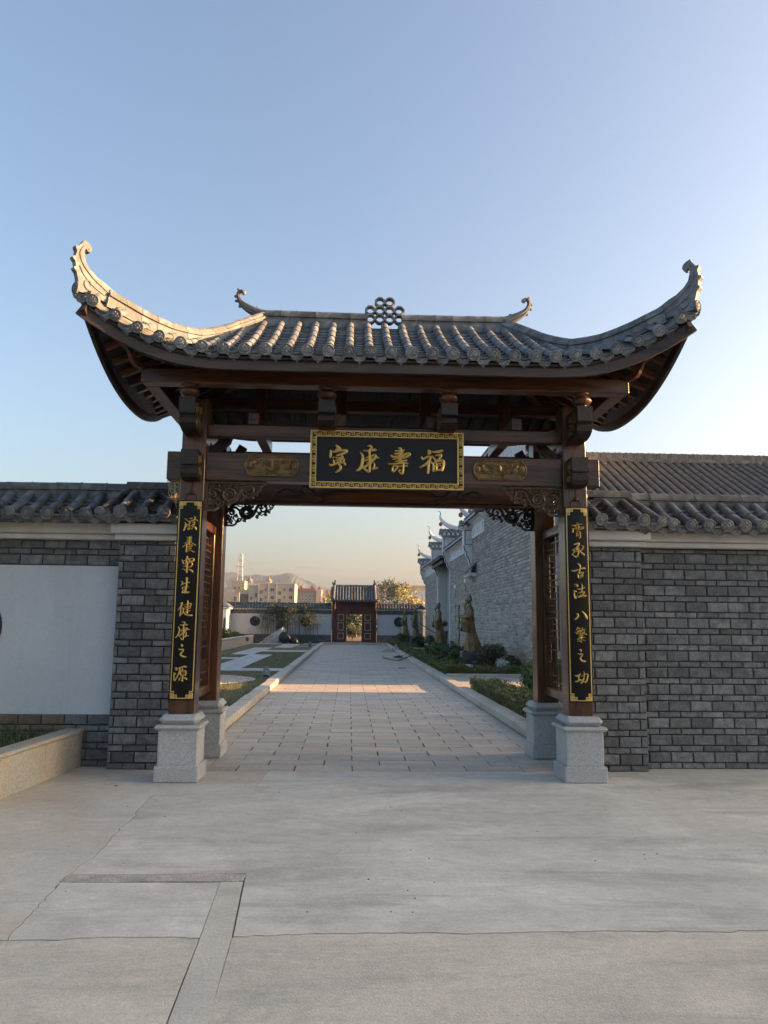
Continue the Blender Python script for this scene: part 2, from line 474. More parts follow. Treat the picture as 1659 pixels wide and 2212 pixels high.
slab('concrete_patch_strip', [(-1.05, -9), (-.89, -9), (-.89, -5.205), (-1.045, -5.205)], K['conc_patch'])
# small litter on the forecourt
K['paper'] = mat('paper_scrap', (.62, .60, .56), rough=.8)
K['leaf_dry'] = mat('dry_leaf', (.16, .085, .035), (.09, .05, .025), 20, .8)
for i, (x, y, r) in enumerate(((-2.6, -.15, .3), (-2.52, -.1, 1.2), (-1.3, .15, .8))):
    b = MB(); b.prism([(-.018, -.004), (.0, -.008), (.02, -.003), (.017, .005), (-.01, .006)], lambda a, c, d: V((a, c, d+abs(a)*.25)), .002, .006)
    put('litter', b, K['paper'] if i else K['leaf_dry'], M=T(x, y, 0, 1, r), label=('small brown leaf scrap on the concrete beside the planter', 'white cigarette end on the concrete near the planter', 'white paper scrap lying beside the left front granite base')[i], cat='litter')
b = MB()
for x, y in zip(rng.uniform(-2.5, 3.2, 60), rng.uniform(-3.5, .4, 60)):
    s = rng.uniform(.002, .006); b.ball((x, y, s*.3), (s*1.4, s, s*.5), 5, 3)
put('grit', b, K['joint'], kind='stuff', label='dark specks of grit scattered over the concrete', cat='grit')

# ---- the long paved path
bed = MB(); bed.box(-2.16, 2.16, .62, 46.6, -.035, -.012)
path = put('path', bed, K['joint'], kind='structure')
variants = []
for i in range(6):
    q = MB(); q.bbox(-.5, .5, -.5, .5, -.03, 0, .004)
    variants.append(q.mesh('paver'))
    variants[-1].materials.append(K['paver'])
rest = MB(); npv = 0; row = 0; y = .625
while y < 46.5:
    x0 = -.94-.63*3+(.315 if row % 2 else 0)-.63
    while x0 < 2.16:
        a, c = max(x0, -2.155), min(x0+.63, 2.155)
        if c-a > .05:
            # between the plinths the first rows stay inside the gateway
            if not (y < 1.9 and (c < -1.80 and False)):
                dz = rng.normal()*.0012
                jx = .006 if rng.random() < .85 else .012
                if npv < 296:
                    put('paver', variants[npv % 6], None, path, T((a+c)/2, y+.16, dz, (c-a-jx*2, .3175, 1)))
                else:
                    rest.box(a+.006, c-.006, y+.0015, y+.3185, -.02, dz)
                npv += 1
        x0 += .63
    y += .32; row += 1
put('far_pavers', rest, K['paver'], path, kind='stuff')
# kerbs
def kerb(side, y0, y1, L=.95):
    base = MB(); base.box(min(side*2.17, side*2.43), max(side*2.17, side*2.43), y0, y1, -.1, .02)
    k = put('kerb', base, K['kerb'], kind='structure')
    q = MB(); q.bbox(0, 1, 0, 1, 0, 1, .06)
    st = MB(); st.bbox(-.135, .135, -.5, .5, 0, .14, .02)
    me = st.mesh('kerbstone'); me.materials.append(K['kerb'])
    y = y0
    while y < y1-.2:
        ln = min(L, y1-y)
        put('kerbstone', me, None, k, T(side*2.285+rng.normal()*.004, y+ln/2, rng.normal()*.004, (1, ln-.006, 1)))
        y += ln
kerb(-1, 1.95, 46.5); kerb(1, 1.95, 35.4); kerb(1, 36.4, 46.5)
# left lawn and its walks
b = MB(); b.box(-7.0, -2.41, 1.1, 46.4, -.03, .03)
put('lawn', b, K['turf'], kind='structure')
def inside(P, rects):
    ok = np.ones(len(P), bool)
    for x0, x1, y0, y1 in rects: ok &= ~((P[:, 0] > x0) & (P[:, 0] < x1) & (P[:, 1] > y0) & (P[:, 1] < y1))
    return ok
walks = [(-7, -2.42, 16.55, 17.85), (-5.0, -3.93, 17.85, 28.3), (-5.9, -4.85, 28.3, 37.7), (-4.8, -3.75, 37.7, 44.6), (-4.85, -2.42, 32.0, 33.7), (-7, -5.0, 24.0, 25.2), (-3.75, -2.42, 40.2, 41.0), (-7, -2.42, 44.8, 46.4)]
P = np.stack([rng.uniform(-6.2, -2.44, 52000), 1.2+rng.uniform(0, 1, 52000)**1.6*30, np.full(52000, .03)], 1)
ok = inside(P, walks) & (np.hypot(P[:, 0]+4.6, P[:, 1]-13) > 1.75)
P = P[ok]; P[:, 2] += 0
put('grass', blade_mesh('grass', P, .045, .011, .9, 1), K['blade'], kind='stuff', label='short dry winter grass of the lawn by the path', cat='grass')
K['walk'] = mat('walk_slab', (.43, .42, .40), (.34, .335, .325), 4, .75, .15, 60, var=.12)
wb = MB()
for x0, x1, y0, y1 in walks: wb.box(x0, x1, y0, y1, 0, .034)
gw = put('garden_walk', wb, K['joint'], kind='structure')
q = MB(); q.bbox(-.5, .5, -.5, .5, 0, .05, .004); me = q.mesh('walk_slab'); me.materials.append(K['walk'])
for x0, x1, y0, y1 in walks:
    lx, ly = x1-x0, y1-y0
    if lx > ly:
        n = int(lx/.62)
        for i in range(n): put('walk_slab', me, None, gw, T(x0+(i+.5)*lx/n, (y0+y1)/2, 0, (lx/n-.012, ly-.012, 1)))
    else:
        m_ = int(ly/1.5)
        for i in range(m_):
            for j, (u0, u1) in enumerate(((0, .16), (.16, .5), (.5, .84), (.84, 1))):
                put('walk_slab', me, None, gw, T(x0+lx*(u0+u1)/2, y0+(i+.5)*ly/m_, .002 if j in (0, 3) else 0, (lx*(u1-u0)-.012, ly/m_-.01, 1)))
# round cobbled patch
b = MB(); b.lathe([(1.72, .0), (1.72, .04)], 40, (-4.6, 13, 0))
cr = put('cobble_circle', b, K['walk'], kind='structure')
b = MB()
for i in range(1500):
    a, r = rng.uniform(0, 6.283), 1.64*math.sqrt(rng.uniform(0, 1))
    x, y = -4.6+r*math.cos(a), 13+r*math.sin(a)
    if x > -5.0: b.ball((x, y, .04), (.035, .03, .022), 6, 3)
put('cobbles', b, K['paver'], cr, kind='stuff')
# right beds and the crossing
K['bed'] = mat('bed_soil', (.075, .05, .035), (.05, .035, .025), 8, .95, .8, 25)
b = MB(); b.box(2.41, 5.0, 1.2, 10.0, -.03, .07); put('flower_bed', b, K['bed'], kind='structure')
b = MB(); b.box(2.41, 5.0, 14.0, 35.3, -.03, .07); put('flower_bed', b, K['bed'], kind='structure')
b = MB(); b.box(2.41, 5.0, 36.5, 46.4, -.03, .07); put('flower_bed', b, K['bed'], kind='structure')
b = MB(); b.box(2.42, 60, 10.0, 14.0, -.03, .09); cp = put('crossing', b, K['joint'], kind='structure')
q = MB(); q.bbox(-.5, .5, -.5, .5, 0, .1, .004); me = q.mesh('paver'); me.materials.append(K['paver'])
for i in range(12):
    for j in range(8): put('paver', me, None, cp, T(2.42+(i+.5)*.32, 10.0+(j+.5)*.5, 0, (.314, .494, 1)))
b = MB(); b.bbox(2.42, 6.3, 13.9, 14.06, 0, .17, .015); put('kerb', b, K['kerb'], kind='structure')
b = MB(); b.bbox(2.42, 3.6, 35.35, 35.5, 0, .2, .015); put('kerb', b, K['kerb'], kind='structure')
b = MB(); b.bbox(2.42, 3.4, 36.4, 36.55, 0, .2, .015); put('kerb', b, K['kerb'], kind='structure')
# step at the far end
b = MB()
b.box(-2.3, 2.3, 46.5, 48.3, -.03, .118)
st = put('far_step', b, K['kerb'], kind='structure')
for i in range(7):
    q = MB(); q.bbox(-2.3+i*.657, -2.3+i*.657+.65, 46.44, 46.9, 0, .13, .01); put('step_stone', q, K['kerb'], st)
# ------------------------------------------------------------------ the gateway
YM = .908                                   # middle of the gateway in depth
PX, PY = 2.068, (.25, 1.566)                # post centres
gate = thing('gateway', 'large dark timber gateway with upswept grey tiled roof standing on four granite bases', 'gateway', (0, YM, 0))

def stone_base(x, y):
    b = MB(); h = .223
    b.bbox(x-h, x+h, y-h, y+h, 0, .158, .012)
    b.bbox(x-.196, x+.196, y-.196, y+.196, .15, .515, .008)
    b.bbox(x-.236, x+.236, y-.236, y+.236, .508, .555, .02)
    b.bbox(x-.205, x+.205, y-.205, y+.205, .553, .652, .045)
    o = put('stone_base', b, K['granite'], gate)
    # chiselled scrollwork on the faces seen from the forecourt and the path
    c = MB()
    def face(fn):
        for sx in (-1, 1):
            for sz, r in ((.42, .05), (.33, .035), (.24, .045)):
                pts = spiral(sx*.085, sz, r, 1.4, rng.uniform(0, 6), sx, .2, 12)
                c.tube([fn(u, v) for u, v in pts], .0022, 4)
            c.tube([fn(u, v) for u, v in smoothline([(sx*.15, .47), (sx*.10, .36), (sx*.155, .28), (sx*.07, .20), (0, .21)], 5)], .0026, 4)
            c.tube([fn(u, v) for u, v in smoothline([(0, .47), (sx*.05, .40), (sx*.01, .33), (sx*.06, .27), (sx*.14, .20)], 5)], .0026, 4)
        c.tube([fn(u, v) for u, v in ((-.165, .185), (.165, .185), (.165, .485), (-.165, .485), (-.165, .185))], .003, 4)
    face(lambda u, v: V((x+u, y-.196, v)))
    sx = -1 if x > 0 else 1
    face(lambda u, v: V((x+sx*.196, y+u, v)))
    put('carving', c, K['granite_line'], o)
for x in (-PX, PX):
    for y in PY: stone_base(x, y+(.223-.25 if y < 1 else 1.37+.223-1.566))

def timber(name, x0, x1, y0, y1, z0, z1, m, bev=.008):
    b = MB(); b.bbox(x0, x1, y0, y1, z0, z1, bev)
    return put(name, b, K[m], gate)
for x in (-PX, PX):
    for y in PY: timber('post', x-.128, x+.128, y-.12, y+.12, .65, 3.98, 'wood_z')
YF = PY[0]; YB = PY[1]
for y in (YF, YB):
    xs = 2.352
    timber('main_beam', -xs, -PX-.128, y-.09, y+.09, 3.09, 3.398, 'wood_x')
    timber('main_beam', -PX+.128, PX-.128, y-.09, y+.09, 3.09, 3.398, 'wood_x')
    timber('main_beam', PX+.128, xs, y-.09, y+.09, 3.09, 3.398, 'wood_x')
    timber('upper_beam', -PX+.128, PX-.128, y-.07, y+.07, 3.58, 3.712, 'wood_x')
timber('lower_rail', -PX+.128, PX-.128, YB-.06, YB+.06, 3.045, 3.088, 'wood_x')
for x in (-PX, PX):
    timber('tie_beam', x-.07, x+.07, YF+.12, YB-.12, 3.62, 3.78, 'wood_y')
    b = MB(); s = -1 if x > 0 else 1     # curved brace behind the gap between the beams
    for yy in (YF+.2, YB-.28):
        b = MB(); b.sweep([(x+s*.02, yy, 3.30), (x+s*.10, yy, 3.42), (x+s*.28, yy, 3.58), (x+s*.36, yy, 3.72)], [(-.04, -.05), (.04, -.05), (.04, .05), (-.04, .05)]); put('brace', b, K['wood_dark'], gate)

# carved beam noses under the purlins
def nose(name, x, y_in, y_out, z0, z1, w, m='wood_dark'):
    h = z1-z0; L = y_in-y_out
    pr = [(0, 0), (0, 1), (1, 1), (1, .5), (.96, .46), (.88, .44), (.88, .40), (.93, .34), (.9, .18), (.72, .05), (.5, .0)]
    b = MB(); b.prism([(y_in-a*L, z0+c*h) for a, c in pr], lambda a, c, d: V((d, a, c)), x-w/2, x+w/2)
    o = put(name, b, K[m], gate)
    for s in (-1, 1):
        c = MB(); xx = x+s*(w/2+.002)
        for (u, v, r) in ((.7, .72, .22), (.35, .70, .2), (.55, .3, .24), (.2, .3, .16)):
            c.tube([V((xx, y_in-p*L, z0+q*h)) for p, q in spiral(u, v, r, 1.5, rng.uniform(0, 6), s)], .007, 5)
        put('carving', c, K['wood_gilt'], o)
    return o
for x in (-PX, PX):
    nose('beam_nose', x, YF-.12, -.075, 3.07, 3.372, .178)
    nose('beam_nose', x, YF-.12, -.29, 3.555, 3.872, .165)
    nose('beam_nose', x, YB+.12, 1.89, 3.07, 3.372, .178)
    nose('beam_nose', x, YB+.12, 2.106, 3.555, 3.872, .165)
vase = MB()
vase.lathe([(.055, 0), (.06, .012), (.05, .022), (.052, .03), (.085, .05), (.102, .085), (.098, .115), (.075, .14), (.07, .15), (.092, .158), (.095, .172), (.08, .18)], 18)
vme = vase.mesh('vase_block', True); vme.materials.append(K['wood_z'])
XM = .64
for x in (-PX, PX, -XM, XM):
    put('vase_block', vme, None, gate, T(x, -.19, 3.87, (1, 1, .88)))
    put('vase_block', vme, None, gate, T(x, 2*YM+.19, 3.87, (1, 1, .88)))
for x in (-XM, XM):
    nose('bracket_block', x, YF-.07, -.29, 3.63, 3.868, .17)
    b = MB(); b.prism([(YF-.07, 3.72), (.02, 3.72), (-.02, 3.66), (YF-.07, 3.60)], lambda a, c, d: V((d, a, c)), x-.05, x+.05)
    put('brace', b, K['wood_x'], gate)
# purlins
ZP0, ZP1 = 4.025, 4.175
for y in (-.27, 2*YM+.11):
    timber('purlin', -2.555, 2.555, y, y+.16, ZP0, ZP1, 'wood_x')
for x in (-2.555, 2.555-.15):
    timber('purlin', x, x+.15, -.11, 2*YM+.11, ZP0, ZP1-.003, 'wood_y')
for y in (YF-.07, YB-.07):
    timber('purlin', -2.3, 2.3, y, y+.14, 4.26, 4.40, 'wood_x')
timber('ridge_purlin', -1.6, 1.6, YM-.08, YM+.08, 4.93, 5.06, 'wood_x')
for x in (-1.45, 1.45, -.5, .5):
    timber('king_post', x-.06, x+.06, YM-.06, YM+.06, 3.8, 4.93, 'wood_z')
    timber('cross_tie', x-.06, x+.06, YF-.05, YB+.05, 3.72, 3.86, 'wood_y')

# ---- roof surface
HIPU = [0, .157, .263, .39, .52, .66, .865, 1.0]
HIPZ = [5.18, 4.95, 4.79, 4.665, 4.625, 4.65, 4.755, 4.85]
HX, HD = 1.45, 1.758
def hipz(u): return float(np.interp(u, HIPU, HIPZ))
def f_eave(x):
    a = abs(x)
    return -.65-.2*max(0, (a-1.9)/1.2)**2, 4.265+.46*max(0, (a-1.6)/1.4)**2.2
def f_pt(x, t, dz=0):
    a = abs(x); ye, ze = f_eave(x)
    if a <= HX: yt, zt = YM, 5.18
    else:
        u = (a-HX)/1.65; yt, zt = YM-HD*u, hipz(u)
    yt = max(yt, ye+.02)
    return V((x, ye+(yt-ye)*t, ze+(zt-ze)*(.82*t+.18*t*t)+dz))
def s_eave(y):
    v = abs(y-YM)
    return 3.01+.02*(v/1.72)**2, 4.20+.53*(v/1.72)**2.2
def s_pt(sg, y, t, dz=0):
    v = abs(y-YM); xe, ze = s_eave(y)
    u = min(1, v/HD); xt, zt = HX+1.65*u, hipz(u)
    xt = min(xt, xe-.02)
    return V((sg*(xe+(xt-xe)*t), y, ze+(zt-ze)*(.82*t+.18*t*t)+dz))
def flip(p): return V((p.x, 2*YM-p.y, p.z))
def grid(fn, us, ts):
    b = MB(); n = len(ts)
    b.add([fn(u, t) for u in us for t in ts], [(i*n+j, i*n+j+1, (i+1)*n+j+1, (i+1)*n+j) for i in range(len(us)-1) for j in range(n-1)])
    return b
TS = [i/6 for i in range(7)]
XS = list(np.linspace(-3.0, 3.0, 41)); YS = list(np.linspace(YM-1.68, YM+1.68, 25))
roof = MB()
for g_ in (grid(lambda x, t: f_pt(x, t, -.035), XS, TS), grid(lambda x, t: flip(f_pt(x, t, -.035)), XS, TS),
           grid(lambda y, t: s_pt(1, y, t, -.035), YS, TS), grid(lambda y, t: s_pt(-1, y, t, -.035), YS, TS)):
    roof.add(g_.v, g_.f)
roof = put('roof', roof, K['mortar_bed'], gate)
sof = MB()
for g_ in (grid(lambda x, t: f_pt(x, t, -.10), XS, TS), grid(lambda x, t: flip(f_pt(x, t, -.10)), XS, TS),
           grid(lambda y, t: s_pt(1, y, t, -.10), YS, TS), grid(lambda y, t: s_pt(-1, y, t, -.10), YS, TS)):
    sof.add(g_.v, g_.f)
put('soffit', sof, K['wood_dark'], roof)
# fascia boards along the eaves
pf = [(-.02, -.20), (.02, -.20), (.02, -.065), (-.02, -.065)]
for fl in (0, 1):
    pts = []
    for x in np.linspace(-2.965, 2.965, 46):
        ye, ze = f_eave(x); p = V((x, ye+.05, ze)); pts.append(flip(p) if fl else p)
    b = MB(); b.sweep(pts, pf); put('fascia', b, K['fascia'], gate)
for sg in (-1, 1):
    pts = []
    for y in np.linspace(YM-1.665, YM+1.665, 28):
        xe, ze = s_eave(y); pts.append(V((sg*(xe-.05), y, ze)))
    b = MB(); b.sweep(pts, [(a, c+.03) for a, c in pf]); put('fascia', b, K['fascia'], gate)
# rafters
rp = [(-.03, -.17), (.03, -.17), (.03, -.105), (-.03, -.105)]
for x in np.arange(-2.7, 2.71, .2077):
    for fl in (0, 1):
        pts = [f_pt(x, t) for t in np.linspace(.12, .98, 5)]
        if fl: pts = [flip(p) for p in pts]
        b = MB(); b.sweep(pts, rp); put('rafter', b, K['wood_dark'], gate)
for y in np.arange(YM-1.45, YM+1.46, .2077):
    for sg in (-1, 1):
        b = MB(); b.sweep([s_pt(sg, y, t) for t in np.linspace(.12, .97, 5)], rp); put('rafter', b, K['wood_x'], gate)
for sx in (-1, 1):
    for fl in (0, 1):
        pts = []
        for u in np.linspace(.05, .86, 8):
            p = V((sx*(HX+1.65*u), YM-HD*u, hipz(u)-.24)); pts.append(flip(p) if fl else p)
        b = MB(); b.sweep(pts, [(-.06, -.07), (.06, -.07), (.06, .07), (-.06, .07)]); put('hip_rafter', b, K['wood_x'], gate)
    # curved strut from the purlin corner out to the tip
    b = MB(); b.sweep([V(p) for p in smoothline([(sx*2.50, -.2, 4.18), (sx*2.60, -.34, 4.20), (sx*2.66, -.42, 4.34), (sx*2.80, -.55, 4.44)], 4)], [(-.025, -.03), (.025, -.03), (.025, .03), (-.025, .03)])
    put('eave_strut', b, K['wood_x'], gate)

# ---- tile pieces (shared meshes)
def half_round(r0, r1, n=8):
    b = MB(); vs = []
    for x, r in ((0, r0), (.06, r0), (.07, r1), (1, r1*.93)):
        vs.append([V((x, r*math.cos(math.pi*k/n), r*math.sin(math.pi*k/n))) for k in range(n+1)])
    m = n+1
    b.add([p for v in vs for p in v], [(i*m+k, (i+1)*m+k, (i+1)*m+k+1, i*m+k+1) for i in range(3) for k in range(n)] + [tuple(range(m))])
    return b.mesh('cover_tile', False)
def shade(me):
    me.polygons.foreach_set('use_smooth', [len(p.vertices) == 4 for p in me.polygons]); return me
TILE = {}
for key, mt in (('tile', 'tile'), ('dark', 'tile_dark'), ('warm', 'tile_warm')):
    me = shade(half_round(.051, .047)); me.materials.append(K[mt])
    d = MB()
    d.lathe([(.0615, 0), (.064, .006), (.064, .02), (.056, .026), (.052, .02), (.046, .018), (.03, .026), (.012, .03)], 14, M=Mx.Rotation(-math.pi/2, 4, 'Y'))
    for (a, c, r) in ((.018, .012, .012), (-.018, .012, .012), (0, -.012, .016), (.03, -.016, .009), (-.03, -.016, .009), (0, .032, .01)):
        d.ball((-.024, a, c), (.010, r, r), 6, 4)
    dm = d.mesh('tile_end'); dm.materials.append(K[mt])
    e = MB()
    arc = [(.082, .012), (.06, -.016), (.03, -.032), (0, -.037), (-.03, -.032), (-.06, -.016), (-.082, .012)]
    low = [(-.084, -.012), (-.074, -.040), (-.055, -.050), (-.042, -.076), (-.022, -.082), (0, -.108), (.022, -.082), (.042, -.076), (.055, -.050), (.074, -.040), (.084, -.012)]
    if key != 'tile':            # the garden walls have broad round-lipped drip tiles
        low = [(.086*math.cos(q)*-1, -.012-.082*math.sin(q)-(.016 if abs(q-math.pi/2) < .01 else 0)) for q in np.linspace(0, math.pi, 11)]
    e.prism(arc+low, lambda a, c, dd: V((dd-c*.28, a, c)), -.006, .006)
    for sy in (-1, 1):
        e.tube([V((-.008-c*.28, a, c)) for a, c in spiral(sy*.03, -.05, .016, 1.2, 0, sy)], .0035, 4)
    em = e.mesh('drip_tile'); em.materials.append(K[mt])
    t = MB(); ys = [-.085, -.05, -.018, .018, .05, .085]
    zc = lambda y: -.034*(1-(y/.085)**2)
    t.add([V((x, y, zc(y)+z)) for x, z in ((0, .012), (0, 0), (1, 0)) for y in ys][0:0], [])
    vs = [V((0, y, zc(y)-.008)) for y in ys]+[V((0, y, zc(y)+.010)) for y in ys]+[V((1, y, zc(y)-.006)) for y in ys]
    t.add(vs, [(i, i+1, 7+i, 6+i) for i in range(5)]+[(6+i, 7+i, 13+i, 12+i) for i in range(5)])
    tm = t.mesh('trough_tile'); tm.materials.append(K[mt])
    TILE[key] = (me, dm, em, tm)

def lay_cover(fn, parent, key, stuff=None, seg=.30, end=True, r=1.0):
    """one row of round cover tiles up the line fn(t), t = 0 at the eave"""
    pts = [fn(i/24) for i in range(25)]
    ln = [0]
    for i in range(24): ln.append(ln[-1]+(pts[i+1]-pts[i]).length)
    if ln[-1] < .07: return
    def at(s): return V([float(np.interp(s, ln, [p[k] for p in pts])) for k in range(3)])
    n = max(1, round(ln[-1]/seg)); me, dm, em, tm = TILE[key]
    for i in range(n):
        a, c = at(ln[-1]*i/n), at(ln[-1]*(i+1)/n)
        d = c-a; sd = d.cross(V((0, 0, 1))).normalized(); up = sd.cross(d).normalized()
        M = frame(a, d, up) @ Mx.Rotation(rng.normal()*.02, 4, 'X') @ Mx.Diagonal((d.length*1.03, r, r, 1))
        if stuff is None: put('cover_tile', me, None, parent, M)
        else:
            stuff.add([M @ v.co for v in me.vertices], [tuple(p.vertices) for p in me.polygons])
    if end:
        d = at(min(ln[-1], .1))-pts[0]; sd = d.cross(V((0, 0, 1))).normalized()
        h = V((d.x, d.y, d.z*.35))
        M = frame(pts[0]+V((0, 0, .004)), h, V((0, 0, 1))) @ Mx.Diagonal((1, r, r, 1))
        if stuff is None: put('tile_end', dm, None, parent, M)
        else: stuff.add([M @ v.co for v in dm.vertices], [tuple(p.vertices) for p in dm.polygons])
def lay_trough(fn, parent, key, stuff=None, step=.13, drip=True, w=1.0):
    pts = [fn(i/24) for i in range(25)]
    ln = [0]
    for i in range(24): ln.append(ln[-1]+(pts[i+1]-pts[i]).length)
    if ln[-1] < .05: return
    def at(s): return V([float(np.interp(s, ln, [p[k] for p in pts])) for k in range(3)])
    n = max(1, round(ln[-1]/step)); me, dm, em, tm = TILE[key]
    for i in range(n):
        a, c = at(ln[-1]*i/n), at(min(ln[-1], ln[-1]*(i+1.2)/n))
        d = c-a
        if d.length < .02: continue
        sd = d.cross(V((0, 0, 1))).normalized(); up = sd.cross(d).normalized()
        M = frame(a+up*.012, d-up*.016, up) @ Mx.Diagonal((d.length, w, 1, 1))
        if stuff is None: put('trough_tile', tm, None, parent, M)
        else: stuff.add([M @ v.co for v in tm.vertices], [tuple(p.vertices) for p in tm.polygons])
    if drip:
        d = at(min(ln[-1], .1))-pts[0]
        h = V((d.x, d.y, 0))
        M = frame(pts[0]+V((0, 0, .0)), h, V((0, 0, 1))) @ Mx.Diagonal((1, w*1.06, 1, 1))
        if stuff is None: put('drip_tile', em, None, parent, M)
        else: stuff.add([M @ v.co for v in em.vertices], [tuple(p.vertices) for p in em.polygons])
rear = MB()
SP = .2075
for k in range(-14, 15):
    x = k*SP
    lay_cover(lambda t: f_pt(x, t, .0), roof, 'tile')
    lay_cover(lambda t: flip(f_pt(x, t, .0)), roof, 'tile', rear)
for k in range(-15, 15):
    x = (k+.5)*SP
    if abs(x) > 3.02: continue
    lay_trough(lambda t: f_pt(x, t, -.012), roof, 'tile', step=.17)
    lay_trough(lambda t: flip(f_pt(x, t, -.012)), roof, 'tile', rear, step=.3)
for sg in (-1, 1):
    for k in range(-8, 9):
        y = YM+k*SP
        lay_cover(lambda t: s_pt(sg, y, t, .0), roof, 'tile', None if sg < 0 and k < 4 else rear)
    for k in range(-8, 8):
        y = YM+(k+.5)*SP
        lay_trough(lambda t: s_pt(sg, y, t, -.012), roof, 'tile', rear, step=.3)
put('rear_tiles', rear, K['tile'], roof, kind='stuff')

# ---- ridges
RP = [(-.075, -.12), (.075, -.12), (.075, -.03), (.06, -.025), (.06, .01), (.082, .015), (.082, .045), (.055, .05), (.05, .085), (.03, .105), (-.03, .105), (-.05, .085), (-.055, .05), (-.082, .045), (-.082, .015), (-.06, .01), (-.06, -.025), (-.075, -.03)]
rm = MB(); rm.sweep([V((0, 0, 0)), V((.965, 0, 0))], RP); rm.sweep([V((.955, 0, 0)), V((1, 0, 0))], [(a*1.06, b*1.05) for a, b in RP])
rme = rm.mesh('ridge_tile'); rme.materials.append(K['tile'])
n = 14
for i in range(n):
    x0 = -HX+2*HX*i/n; x1 = -HX+2*HX*(i+1)/n
    if max(abs(x0), abs(x1)) < .21: continue
    dz = .012*((x0+x1)/2/HX)**2
    put('ridge_tile', rme, None, roof, frame((x0, YM, 5.215+dz), (x1-x0, 0, 0), (0, 0, 1)) @ Mx.Diagonal((x1-x0, 1, 1, 1)))
hp = [(a*.82, b*.92) for a, b in RP]
hm = MB(); hm.sweep([V((0, 0, 0)), V((.97, 0, 0))], hp); hm.sweep([V((.955, 0, 0)), V((1.01, 0, 0))], [(a*1.05, b*1.04) for a, b in hp])
hme = hm.mesh('hip_tile'); hme.materials.append(K['tile'])
def finial(line, M, parent, th=.052, thorn=()):
    """curling ridge-end: flat plate with a rolled tip. line = (a, b, width)"""
    b = MB(); pts = [np.array(p) for p in smoothline(line, 5)]; n = len(pts); rings = []
    for i, p in enumerate(pts):
        t = pts[min(i+1, n-1)][:2]-pts[max(i-1, 0)][:2]; t /= np.linalg.norm(t)+1e-9
        nn = np.array([-t[1], t[0]])*p[2]*.5; th_ = th*(.6+.4*min(1, p[2]/.07))
        ring = []
        for s_, h_ in ((-1, -.35), (-.7, -.5), (.7, -.5), (1, -.35), (1, .35), (.7, .5), (-.7, .5), (-1, .35)):
            q = p[:2]+nn*s_; ring.append(M @ V((q[0], h_*th_, q[1])))
        rings.append(ring)
    b.loft(rings)
    tip = pts[-1]; b.ball((0, 0, 0), (.03, .034, .03), 9, 6, M @ Mx.Translation(V((tip[0], 0, tip[1]))))
    for a, c, r in thorn: b.ball((0, 0, 0), (r, r*.8, r), 7, 4, M @ Mx.Translation(V((a, 0, c))))
    o = put('finial', b, K['tile'], parent)
    c = MB()                                   # raised cloud lines on both sides
    for sd in (-1, 1):
        mid = [p for p in pts[2:-4]]
        c.tube([M @ V((p[0], sd*th*.5, p[1])) for p in mid], .007, 5)
        c.tube([M @ V((p[0]+.0, sd*th*.5, p[1]-.035)) for p in mid[:len(mid)//2]], .006, 5)
    put('relief', c, K['tile'], o)
